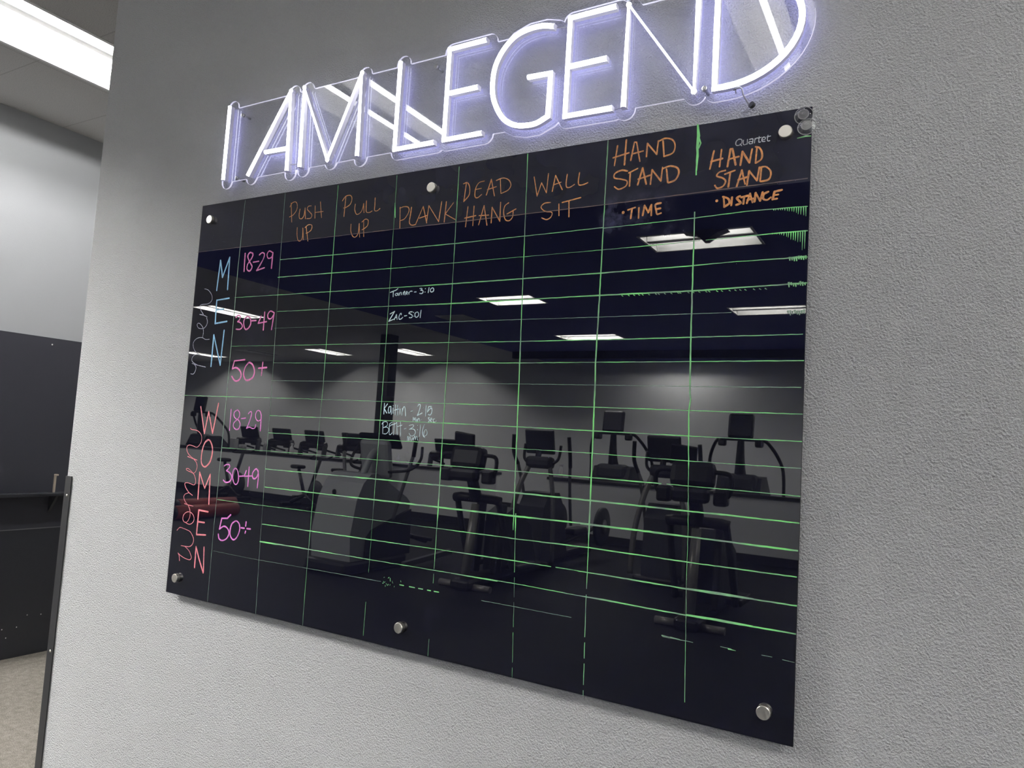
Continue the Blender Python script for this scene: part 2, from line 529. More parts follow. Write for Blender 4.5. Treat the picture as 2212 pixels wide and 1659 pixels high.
# strokes on the board, millimetres from its lower left corner: label | ink | width | C curve, L line, D dot
INK = """
orange PUSH UP heading|o|3.0|L410.6,1126.0 401.5,1183.9;C398.3,1172.5 406.1,1183.4 419.6,1185.2 427.4,1176.0 426.9,1161.0 414.9,1147.3 399.5,1142.2;C440.4,1161.3 438.5,1146.5 441.2,1134.6 450.5,1132.0 458.4,1141.1 460.4,1162.4;L460.4,1162.4 465.4,1130.5;C484.3,1166.4 473.3,1166.0 469.8,1158.1 479.7,1148.8 489.5,1139.6 486.2,1130.1 470.8,1130.0;L499.9,1164.7 503.0,1128.4;L519.7,1173.9 528.7,1127.4;L502.1,1144.8 533.7,1144.7;C435.4,1107.0 436.9,1087.0 442.0,1070.1 451.4,1066.0 459.3,1075.2 458.3,1103.2;L458.3,1103.2 464.5,1068.2;L471.4,1105.3 482.7,1063.3;C467.1,1104.0 479.5,1111.1 493.1,1108.1 492.3,1095.1 479.9,1088.1 473.4,1087.0
orange PULL UP heading|o|3.0|L615.5,1175.9 614.1,1121.9;C603.9,1167.6 615.2,1179.1 631.6,1179.8 638.7,1170.0 634.2,1154.7 618.5,1146.9 610.3,1146.2;C652.7,1152.6 652.3,1136.9 659.7,1123.5 669.8,1124.1 678.9,1132.5 683.1,1150.8;L683.1,1150.8 686.8,1125.4;C692.4,1157.6 693.1,1138.8 695.5,1126.1 705.7,1123.4 715.2,1126.5;C722.8,1161.9 723.6,1141.7 724.1,1127.7 733.0,1125.2 742.2,1130.4;C643.0,1096.9 644.1,1077.9 651.7,1063.1 662.3,1059.0 671.3,1069.2 672.6,1095.6;L672.6,1095.6 677.7,1057.7;L688.0,1101.9 692.4,1057.9;C682.3,1099.3 693.5,1106.0 703.9,1101.9 703.3,1088.0 694.0,1081.1 684.5,1077.3
orange PLANK heading|o|3.0|L811.9,1126.4 816.0,1070.2;C811.1,1123.5 823.9,1126.7 839.0,1123.5 841.9,1111.2 830.5,1094.3 816.1,1089.8;C850.1,1122.3 848.3,1101.5 846.4,1082.3 854.4,1074.0 867.2,1074.3;L867.2,1074.3 888.4,1120.5 903.1,1075.2;L878.5,1090.1 903.2,1095.0;L902.7,1079.7 906.3,1120.6 940.9,1075.0 946.3,1126.4;L961.1,1124.8 958.5,1072.1;L983.2,1119.4 960.2,1092.9 991.9,1075.2
orange DEAD HANG heading|o|3.0|L1019.0,1167.1 1014.7,1118.7;C1010.0,1165.3 1021.7,1166.8 1029.4,1154.3 1029.3,1134.3 1015.3,1120.1;C1072.1,1164.6 1056.9,1162.3 1048.0,1149.2 1047.2,1129.3 1054.9,1124.2 1066.8,1131.3;L1046.6,1145.9 1064.6,1147.1;L1080.7,1128.2 1092.4,1166.3 1104.3,1123.2;L1082.9,1141.5 1108.3,1146.0;L1118.1,1164.4 1122.4,1127.5;C1107.2,1161.6 1126.0,1165.3 1142.2,1158.5 1149.4,1145.1 1142.5,1133.5 1124.0,1127.3;L1028.3,1104.4 1024.9,1053.4;L1046.6,1103.8 1046.4,1054.2;L1020.5,1075.8 1053.4,1078.9;L1063.5,1054.5 1076.2,1101.9 1088.0,1051.6;L1063.3,1077.9 1091.0,1076.5;L1099.9,1056.0 1099.9,1095.1 1124.3,1057.8 1123.4,1105.1;C1146.3,1101.1 1135.9,1094.0 1133.9,1077.6 1139.8,1060.4 1151.0,1056.5 1159.7,1065.3 1160.2,1080.3;L1143.6,1073.8 1167.7,1083.6
orange WALL SIT heading|o|3.0|L1212.4,1156.9 1223.7,1108.7 1233.6,1140.0 1248.0,1113.9 1250.6,1160.0;L1263.2,1115.4 1269.6,1152.9 1289.2,1116.5;L1265.1,1130.7 1285.2,1134.8;C1300.0,1151.6 1298.3,1131.8 1300.4,1121.0 1309.0,1119.9 1320.0,1125.1;C1331.2,1151.4 1329.4,1133.2 1331.4,1122.9 1341.3,1121.7 1353.1,1124.9;C1260.4,1089.2 1244.3,1088.8 1236.0,1080.3 1247.0,1069.7 1264.9,1065.2 1264.1,1054.6 1252.8,1049.1 1239.2,1054.5;L1282.6,1083.2 1284.4,1055.2;L1291.1,1085.7 1337.5,1092.0;L1308.2,1086.2 1310.4,1049.9
orange HAND STAND heading above the word TIME|o|3.6|L1421.6,1200.9 1416.4,1156.2;L1441.9,1211.4 1440.4,1154.9;L1412.4,1174.7 1449.4,1180.9;L1454.7,1162.9 1461.4,1203.4 1466.4,1202.7 1476.2,1157.6;L1456.9,1176.9 1482.9,1180.2;L1490.8,1166.2 1491.7,1195.9 1514.1,1167.9 1516.4,1197.7;L1526.9,1196.1 1530.7,1161.9;C1519.2,1197.3 1531.7,1200.9 1547.3,1195.7 1554.2,1182.1 1550.0,1166.0 1530.7,1161.0;C1448.0,1139.5 1433.6,1142.9 1418.9,1137.6 1418.0,1127.7 1434.6,1122.6 1448.2,1116.6 1445.9,1105.5 1429.9,1100.3 1419.1,1107.4;L1451.7,1134.7 1471.8,1142.0;L1455.2,1135.7 1454.8,1104.4;L1473.7,1104.9 1483.4,1141.8 1493.2,1104.4;L1474.5,1117.5 1504.3,1123.5;L1503.0,1102.6 1505.2,1134.6 1526.3,1106.7 1528.5,1137.0;L1537.7,1131.6 1541.8,1101.9;C1529.7,1134.1 1545.7,1137.4 1561.2,1131.2 1565.3,1119.6 1558.2,1105.3 1543.2,1100.9
orange TIME note beside a dot|o|4.2|D1443.1,1046.0,3.5;L1454.0,1050.5 1470.4,1054.4;L1463.2,1052.4 1461.4,1030.8;L1479.2,1052.6 1479.4,1029.6;L1488.7,1034.8 1491.9,1056.3 1501.2,1039.9 1507.5,1055.9 1508.1,1032.8;C1528.5,1057.8 1516.6,1055.5 1518.9,1042.2 1521.3,1034.2 1529.6,1035.5;L1517.9,1045.1 1527.7,1046.2
orange HAND STAND heading above the word DISTANCE|o|3.8|L1638.5,1157.0 1631.4,1118.9;L1654.1,1157.4 1651.3,1121.5;L1633.4,1134.8 1656.6,1138.2;L1667.6,1119.3 1672.6,1155.9 1676.5,1155.9 1684.1,1121.0;L1670.9,1134.8 1689.8,1137.4;L1693.8,1118.8 1697.0,1146.9 1711.7,1121.6 1716.1,1149.4;L1725.5,1150.6 1723.6,1119.4;C1722.9,1153.1 1730.4,1149.8 1735.7,1138.6 1734.9,1125.6 1724.1,1119.3;C1663.5,1111.8 1651.3,1109.5 1646.4,1102.1 1658.2,1096.5 1664.9,1089.0 1660.2,1078.9 1648.7,1075.8 1643.3,1082.4;L1663.1,1103.9 1683.3,1109.2;L1674.0,1106.4 1671.0,1076.3;L1687.6,1073.7 1697.2,1107.8 1704.5,1077.9;L1690.8,1088.3 1710.2,1092.4;L1708.3,1075.6 1711.8,1104.0 1727.8,1082.3 1731.8,1109.1;L1735.6,1106.0 1734.0,1080.2;C1731.9,1107.8 1744.0,1108.7 1754.1,1097.0 1751.0,1081.9 1735.3,1079.2
orange DISTANCE note beside a dot|o|4.2|D1648.5,1049.2,3.1;L1662.3,1056.1 1664.4,1034.7;C1661.0,1056.2 1671.5,1051.1 1674.4,1041.5 1664.4,1034.7;L1679.5,1052.8 1678.4,1036.3;C1695.4,1053.6 1689.2,1050.3 1693.2,1044.6 1697.1,1038.9 1688.5,1036.0;L1698.0,1050.6 1710.3,1052.6;L1703.7,1051.3 1702.7,1037.0;L1709.6,1037.5 1715.2,1056.5 1720.7,1037.6;L1710.6,1044.0 1722.9,1045.9;L1724.4,1039.0 1726.2,1056.5 1735.4,1039.3 1739.7,1056.2;C1750.6,1056.1 1742.3,1052.0 1741.3,1043.0 1748.7,1039.6 1755.8,1043.9;L1776.4,1056.9 1762.7,1054.7 1759.5,1039.7 1767.9,1040.0;L1761.0,1047.7 1770.0,1048.2
light blue capital letters MEN written downwards|s|5.0|L106.8,938.3 112.1,1032.7 128.3,978.7 153.5,1039.2 156.9,938.6;L168.3,911.1 111.8,907.1 112.6,872.8 114.1,833.9 167.4,839.2;L116.0,876.6 146.8,877.6;L113.2,700.4 113.2,798.1 155.2,704.4 158.9,811.5
thin white cursive word men turned on its side|w|1.9|C20.2,676.9 33.2,676.4 41.8,687.0 42.1,698.9 32.9,706.8 22.3,709.5;L22.3,709.5 49.3,704.2 88.0,698.3;C49.3,704.2 23.6,714.8 19.2,725.4 26.8,734.6 42.4,738.5 56.7,736.6;C56.7,736.6 33.2,746.5 19.7,763.9 20.4,778.6 35.1,789.0 56.9,791.3 75.7,784.9 94.2,785.4;C60.7,792.5 62.4,808.3 56.1,824.4 38.3,836.8 28.7,833.1 36.4,822.2 56.9,819.1 71.8,826.6 77.1,839.7 71.2,853.1;C36.3,864.9 54.8,862.1 73.6,855.7;C54.5,864.3 38.0,880.8 34.3,893.0 45.8,896.6 73.6,898.1 88.0,908.1 85.8,924.1 67.6,940.9 48.9,945.9
pink 18-29 in the MEN rows|k|4.2|L222.1,1046.6 224.4,991.2;C255.4,1044.8 242.8,1047.5 235.4,1036.0 246.6,1018.0 258.2,1003.4 250.0,991.0 237.1,996.3 237.5,1011.7 250.4,1026.3 257.2,1037.8 255.4,1044.8;L261.4,1016.9 285.5,1018.0;C285.4,1037.4 296.7,1043.3 306.8,1039.2 305.9,1027.4 296.0,1011.1 279.3,990.1;L279.3,990.1 312.1,996.5;C342.3,1039.9 327.4,1046.1 319.0,1036.6 325.3,1024.3 339.2,1026.6 343.2,1039.8;L343.2,1039.8 342.4,992.8
pink 30-49 in the MEN rows|k|4.2|C207.4,850.1 216.0,856.3 225.8,852.1 223.4,842.0 216.6,837.0;C216.6,837.0 230.2,832.8 239.0,822.4 230.9,813.7 212.2,814.1;C253.8,850.0 244.0,840.1 246.4,822.2 255.0,812.4 267.2,816.6 274.7,829.1 270.9,844.4 261.0,851.0 253.8,850.0;L279.0,837.8 296.3,838.0;L316.9,850.5 307.1,829.5 342.1,833.5;L330.4,862.0 331.0,808.9;C367.9,860.0 354.1,864.2 344.7,854.6 347.9,843.3 358.6,841.7 367.9,851.3 370.5,858.6;L370.5,858.6 365.4,809.3
pink 50+ in the MEN rows|k|4.6|L263.2,720.9 217.7,717.2 211.6,693.0;C211.6,693.0 227.8,696.9 245.6,688.1 253.0,673.1 243.9,659.2 227.4,657.7 212.7,670.2;C279.1,710.8 268.0,698.3 263.3,678.2 272.7,662.0 285.7,659.7 304.3,668.6 309.2,686.0 299.7,704.6 286.1,712.1 279.1,710.8;L325.1,695.5 358.9,697.8;L341.3,712.8 339.8,674.3
salmon capital letters WOMEN written downwards|r|5.0|L83.3,574.8 111.9,494.0 122.7,560.6 149.0,496.1 163.9,587.4;C132.6,475.8 119.5,467.4 110.6,448.2 108.0,420.8 111.9,402.4 124.9,393.2 137.2,397.4 150.6,411.8 156.2,435.7 153.4,455.8 142.1,472.0 132.6,475.8;L110.1,294.6 106.8,375.0 136.5,329.2 156.1,372.6 161.6,284.2;L161.6,261.0 119.0,262.2 119.0,193.2 119.7,188.7 160.1,192.1;L118.4,227.2 149.4,227.7;L123.8,91.4 122.0,152.9 139.4,120.8 164.8,80.8;L158.3,155.6 165.5,83.6
thin salmon cursive word women turned on its side|r|2.1|C44.0,506.7 51.2,503.2 67.3,502.5;C67.3,502.5 80.9,499.7 93.8,492.6 101.4,481.8 100.2,466.4 90.2,453.9 80.2,449.9 63.9,453.2 47.6,454.9 37.5,450.9 36.3,440.4 46.3,427.2 66.6,416.5 89.8,411.1;L43.5,419.3 72.3,413.4 89.8,411.1;C72.3,413.4 86.8,404.1 92.7,390.9 88.2,376.9 78.6,370.3 62.2,373.3 45.7,377.2 42.4,381.3 53.0,382.1 67.2,375.4 81.8,366.2 90.3,353.3 92.0,341.5 85.0,335.0 67.4,337.8 51.3,339.1 42.4,335.8 45.0,327.4 56.0,316.4;C44.7,331.0 51.0,322.1 65.9,310.2 82.9,303.3;C64.6,309.2 49.2,304.1 43.2,295.1 50.9,282.6 65.6,272.8;L49.1,275.0 67.1,272.6 91.9,271.2;C67.2,272.0 76.1,260.7 80.8,244.5 77.5,231.1 68.9,220.9 57.4,219.7 49.0,226.3 50.0,239.4 63.1,250.1 80.3,251.9 95.9,244.2 101.1,231.8 96.2,222.0 82.7,215.4 68.0,217.1 60.2,220.0;C26.2,191.0 38.1,200.8 55.9,199.9 76.8,196.7 88.9,193.4 102.0,182.1 108.1,169.9 102.9,156.4 89.6,148.9 69.5,147.7 52.0,147.4;C71.1,146.9 91.4,136.6 103.7,121.6 103.3,114.2 95.3,110.4 74.7,112.3 53.5,117.9 40.8,123.7 47.8,116.2 51.5,101.8
pink 18-29 in the WOMEN rows|m|3.4|L223.0,571.4 224.0,508.4;C251.4,570.7 238.8,563.6 237.9,551.9 247.6,544.0 260.4,539.5 267.9,528.2 263.5,515.6 251.7,512.6 239.7,520.4 240.6,532.0 252.8,541.7 261.3,551.1 260.9,562.7 251.4,570.7;L271.3,545.2 288.8,547.5;C299.3,560.7 306.2,566.7 312.3,565.3 311.5,552.9 304.5,533.0 296.9,517.9;C296.9,517.9 308.4,521.7 323.0,518.3 332.1,521.1 334.6,529.4;C353.5,559.4 347.1,569.7 336.4,571.0 330.0,560.1 333.5,547.2 343.7,541.1 353.6,545.6;L349.7,567.3 354.2,557.8 355.8,513.3
pink 30-49 in the WOMEN rows|m|3.8|C214.9,402.0 224.2,406.8 236.5,406.8 238.7,399.5 226.6,388.8;C226.6,388.8 242.1,383.3 252.1,372.6 245.4,358.9 228.8,354.3 216.9,360.0;C263.2,398.8 256.0,389.3 255.9,371.3 264.1,355.6 274.2,352.3 281.4,361.8 280.2,379.7 272.1,395.4 263.2,398.8;L285.4,376.8 301.9,378.9;L311.7,395.0 305.6,378.4 337.0,381.6;L322.8,406.3 323.8,350.8;C361.9,397.1 351.8,403.1 340.3,392.3 339.5,381.0 346.2,374.3 357.2,379.1 362.9,392.4;L359.2,400.1 364.6,386.1 363.7,349.6
pink 50+ in the WOMEN rows|m|4.4|L261.9,262.2 249.2,251.0 225.3,248.5 218.8,216.3;C218.8,216.3 237.8,226.5 254.6,221.3 261.8,207.8 253.1,192.6 235.4,184.8 221.2,188.8 216.3,200.8;C284.4,246.7 271.1,237.3 265.6,218.9 269.3,201.6 283.7,192.7 298.1,203.2 305.9,223.5 302.6,239.0 292.4,246.7 284.4,246.7;L330.4,249.0 329.6,237.5;L311.5,230.3 324.5,230.5;L335.4,230.6 350.2,231.1;L331.2,222.8 329.6,217.1
pale blue Tanner - 3:10 entry|b|2.4|C800.4,898.1 808.6,900.5 818.4,903.2 824.7,907.1;L809.9,900.9 810.5,886.2;C825.3,894.4 819.2,894.2 817.3,890.8 820.9,888.6 825.1,891.3 825.6,894.8;L825.7,894.4 828.1,888.9;L830.2,895.5 831.9,889.6;C831.7,891.9 834.5,896.6 836.9,895.1 838.4,890.2;L843.2,895.7 844.5,890.4;C844.3,892.1 846.5,898.7 848.3,896.4 849.7,889.4;C853.6,893.0 856.7,894.2 855.9,897.3 853.2,897.0 853.1,892.6 856.6,890.2;L861.0,894.9 862.3,890.4;C861.8,892.2 864.2,896.5 868.4,898.0 872.2,897.4;L879.5,895.3 884.8,895.4;C896.4,903.6 901.2,903.8 903.6,901.5 899.5,898.9;C899.5,898.9 906.1,897.4 907.5,893.5 903.5,890.2 897.0,890.9;D914.1,902.3,1.3;D913.6,893.6,1.3;L925.6,904.3 923.7,891.4;C934.1,902.5 930.7,900.1 930.6,894.9 934.5,892.6 939.5,894.5 940.7,899.6 937.2,903.2 934.1,902.5
pale blue ZAC - 5:01 entry|b|2.4|L804.7,840.6 819.2,846.7 802.0,821.1 819.9,826.8;L820.1,825.0 826.1,838.5 829.5,825.1;L820.8,829.4 827.9,830.9;C842.2,837.1 841.3,841.1 838.2,839.4 835.0,831.6 836.6,825.8 842.1,826.1 847.3,829.9;L853.0,833.7 860.5,834.5;C877.0,843.8 869.0,843.2 866.6,839.8;C866.6,839.8 873.8,837.3 879.1,832.8 875.7,828.6 869.2,828.8;D881.2,841.9,1.3;D884.0,831.8,1.3;C890.6,842.0 886.6,838.7 887.8,831.7 891.8,828.9 896.9,831.4 898.5,837.4 894.9,842.3 890.6,842.0;L905.4,846.7 903.9,827.7
pale blue Kaitlin - 2:15 entry with min. and sec. below|b|2.5|L808.4,605.5 808.7,578.0;L818.4,604.2 808.7,591.5 818.1,580.7;C830.2,597.8 824.7,596.8 822.4,589.6 823.6,582.1 827.2,581.0 830.2,587.4 830.7,597.8;L830.7,597.8 833.4,578.0;L837.6,594.4 838.6,580.6;D837.6,600.0,1.2;L845.2,602.6 846.0,577.3;L851.7,601.6 854.8,576.4;L842.6,588.6 855.4,591.8;L861.1,592.4 862.0,579.0;D859.7,597.1,1.2;L867.6,594.2 868.5,576.9;C868.1,585.5 871.7,597.4 875.1,598.3 877.6,592.1 879.9,575.4;L895.7,587.2 901.4,588.8;C916.8,601.1 918.9,605.1 923.7,605.6 924.6,600.6 922.1,590.4 917.4,577.9;L917.4,577.9 931.3,584.6;D934.6,598.2,1.2;D935.1,592.4,1.2;L942.7,603.1 942.9,577.3;L958.8,601.6 949.9,601.0 947.7,587.4;C947.7,587.4 953.3,594.5 958.6,597.8 961.4,593.3 960.6,585.6 956.4,580.1 951.0,581.8;L905.0,563.5 904.9,572.0 908.6,565.9 910.7,572.2 912.5,563.0;L915.7,568.5 915.9,563.1;D915.4,572.0,1.2;L919.0,568.7 919.2,563.6;C919.3,565.6 921.5,570.3 924.4,569.6 925.8,564.7;D930.6,567.6,1.2;C955.5,574.3 951.8,573.0 953.5,570.0 956.6,567.0 953.1,563.8;C958.8,567.9 962.9,569.6 961.7,572.6 959.0,571.7 959.0,566.4 962.5,563.4;C971.2,571.4 967.6,570.5 967.0,565.9 969.1,562.9 972.8,563.9;D976.4,565.9,1.2
thin pale blue BETH - 3:16 entry with min below|b|1.7|L808.1,557.2 810.0,526.7;C805.1,551.5 809.2,556.5 818.2,558.4 823.1,554.7 822.2,548.3 810.6,542.2;C810.6,542.2 821.6,544.3 828.1,539.8 826.8,531.8 820.2,526.8 813.1,526.8;C838.0,557.2 830.8,553.4 830.0,546.2 831.4,536.8 831.3,527.3 835.5,525.6 840.1,530.1;L829.0,546.2 835.3,549.2;L835.1,550.8 846.0,552.4 853.6,557.5;L845.7,555.6 845.5,525.7;L853.5,557.9 857.4,526.6;L865.5,559.5 869.1,523.7;L856.5,547.0 871.0,551.5;L879.2,542.1 884.0,543.5;C893.1,551.3 902.2,553.6 908.1,552.7 905.6,548.0 894.9,542.1;C894.9,542.1 908.0,543.0 914.3,537.5 913.0,529.7 905.7,525.5 898.7,527.5 895.3,532.0;D920.4,552.9,1.2;D921.3,542.5,1.2;L929.2,555.2 928.8,525.9;C941.4,556.1 938.3,547.9 936.9,537.0 940.1,527.2 945.1,524.0;C943.0,526.6 949.4,530.0 951.6,537.0 948.2,542.9 944.4,542.8 941.7,535.7 942.0,527.3;L890.8,511.6 891.2,523.6 893.1,524.1 896.1,512.6;C896.1,512.6 898.5,523.6 901.6,516.8 903.8,513.8 907.0,520.9;L908.5,515.6 909.4,521.1;C909.9,515.7 913.8,525.9 916.2,516.0;C916.2,516.0 918.3,524.6 921.2,524.0 922.7,516.0
printed grey maker word in the top corner|q|1.9|C1688.8,1174.4 1684.3,1171.4 1682.8,1166.3 1684.2,1162.1 1689.3,1161.3 1693.8,1163.7 1695.3,1168.8 1693.9,1173.0 1688.8,1174.4;L1691.7,1163.6 1694.8,1159.6;C1698.2,1170.6 1697.8,1164.0 1699.4,1160.9 1702.7,1161.0 1706.0,1162.3;L1706.1,1171.1 1705.9,1161.1;C1710.3,1170.4 1714.8,1171.0 1717.0,1169.4 1716.4,1161.1;C1716.5,1164.6 1710.4,1166.0 1709.3,1163.5 1711.9,1160.9 1716.4,1161.5;L1721.0,1170.7 1720.3,1161.4;C1720.9,1167.9 1723.1,1170.6 1726.4,1171.1;C1729.2,1173.6 1728.7,1163.6 1729.8,1161.5 1732.0,1161.8;L1726.8,1170.4 1733.3,1171.2;C1735.2,1165.6 1741.1,1166.4 1740.7,1170.0 1737.0,1170.6 1734.7,1167.0 1735.7,1162.5 1740.6,1161.7;C1746.3,1173.5 1745.4,1164.5 1746.7,1161.5 1749.9,1161.6;L1744.4,1170.3 1751.2,1171.2
"""
VERT = """
200.7,1215.9 195.7,1007.6 197.0,844.3 197.1,619.7 195.5,354.4 193.3,213.1 195.6,-0.2
373.2,1217.3 376.7,1005.5 388.5,611.6 390.0,400.4 394.5,200.6 401.3,0.8
583.1,1215.1 586.7,783.4 587.7,664.9 583.7,407.6 582.4,66.7 583.7,-0.3
793.2,1215.6 797.6,807.0 798.4,667.3 797.6,396.1 797.5,171.1|795.8,97.2 795.4,0.4
993.4,1212.4 995.6,1028.9 998.2,790.7 997.4,669.6 1000.2,380.3 1000.4,174.2|999.7,42.3 999.3,2.0
1191.4,1216.9 1201.9,786.2 1204.8,672.0 1212.0,366.4 1213.3,325.5|1217.1,363.8 1225.9,176.4 1232.9,0.1
1397.9,1217.8 1397.0,852.4 1395.8,699.8 1397.2,674.2 1401.1,360.6 1402.7,186.6 1407.3,-0.7
1602.0,1221.4 1602.7,1109.2|1603.3,1030.5 1606.1,772.0 1609.0,647.9 1611.4,636.5 1608.5,614.5 1617.5,371.2 1618.3,274.6 1625.0,34.7
"""
HORZ = """
-7.5,1068.0 994.9,1068.1 1390.8,1068.6 1824.2,1074.5
1825.7,1018.3 1712.5,1020.6 1604.0,1017.2 1398.2,1014.7 1394.8,1016.1 996.6,1013.2 796.6,1013.6 375.6,1016.3
1827.1,969.9 1731.5,969.2 1491.7,965.9 1395.4,965.3 993.6,963.7 796.0,962.5 372.3,964.0
1828.5,917.6 1694.2,917.9 1602.9,915.5 1397.2,912.6 996.5,910.5 796.9,910.3 192.9,911.6
1830.0,866.6 1603.7,861.9 1394.4,862.5 1244.4,861.4 995.8,860.1 796.9,861.3 382.8,862.0
1687.0,813.8 1605.8,813.7 1396.1,813.5 999.6,814.4 795.2,812.8 377.2,813.0
1824.4,766.7 1658.1,765.2 1493.4,763.2 1199.4,761.9 898.4,762.3 798.5,762.4 196.2,762.0
1827.2,715.6 1495.9,713.2 1202.9,711.2 997.4,711.1 797.2,710.5 384.9,711.4
1824.0,664.0 1617.0,662.4 1498.4,662.5 907.4,660.9 515.6,660.2 382.6,659.9
1828.0,613.0 1609.0,613.0 1400.7,613.3 1105.5,610.7 994.6,610.4 489.0,610.1 -1.5,608.3
1827.8,561.0 1610.8,560.6 1210.1,562.0 998.6,561.9 803.7,561.1 715.2,561.3 494.9,559.4 389.3,558.8
1828.1,510.2 1613.0,509.8 1398.3,512.6 1210.5,511.7 933.6,511.7 799.3,510.9 500.7,509.6 389.8,508.9
1828.1,458.0 1613.7,459.5 1399.3,459.8 1214.1,459.7 506.7,457.7 389.9,457.2 198.3,455.4
1828.1,407.9 1614.1,409.0 1400.2,410.3 1214.5,410.5 796.8,409.1 512.6,406.8 390.5,405.7
1827.5,356.2 1616.3,358.1 1398.7,359.7 1218.1,357.6 518.7,354.9 393.8,354.6
1826.6,307.6 1616.9,307.5 1401.6,309.5 1221.7,306.6 524.6,303.8 391.8,302.0 196.7,301.0
1828.1,254.9 1619.2,254.6 1404.6,256.9 1134.9,257.3 530.7,251.5 395.5,250.2
1828.1,203.7 1621.4,203.1 1404.2,204.4 1228.6,206.8 856.0,204.3 536.4,202.7 392.2,201.0
1827.0,152.1 1805.3,152.7|1787.0,153.7 1767.7,153.8|1711.6,154.7 1690.3,155.0|1636.6,152.9 1573.8,152.7|1370.1,156.1 1140.0,155.5|839.7,154.8 588.6,152.4 368.4,149.3 201.8,150.3
"""
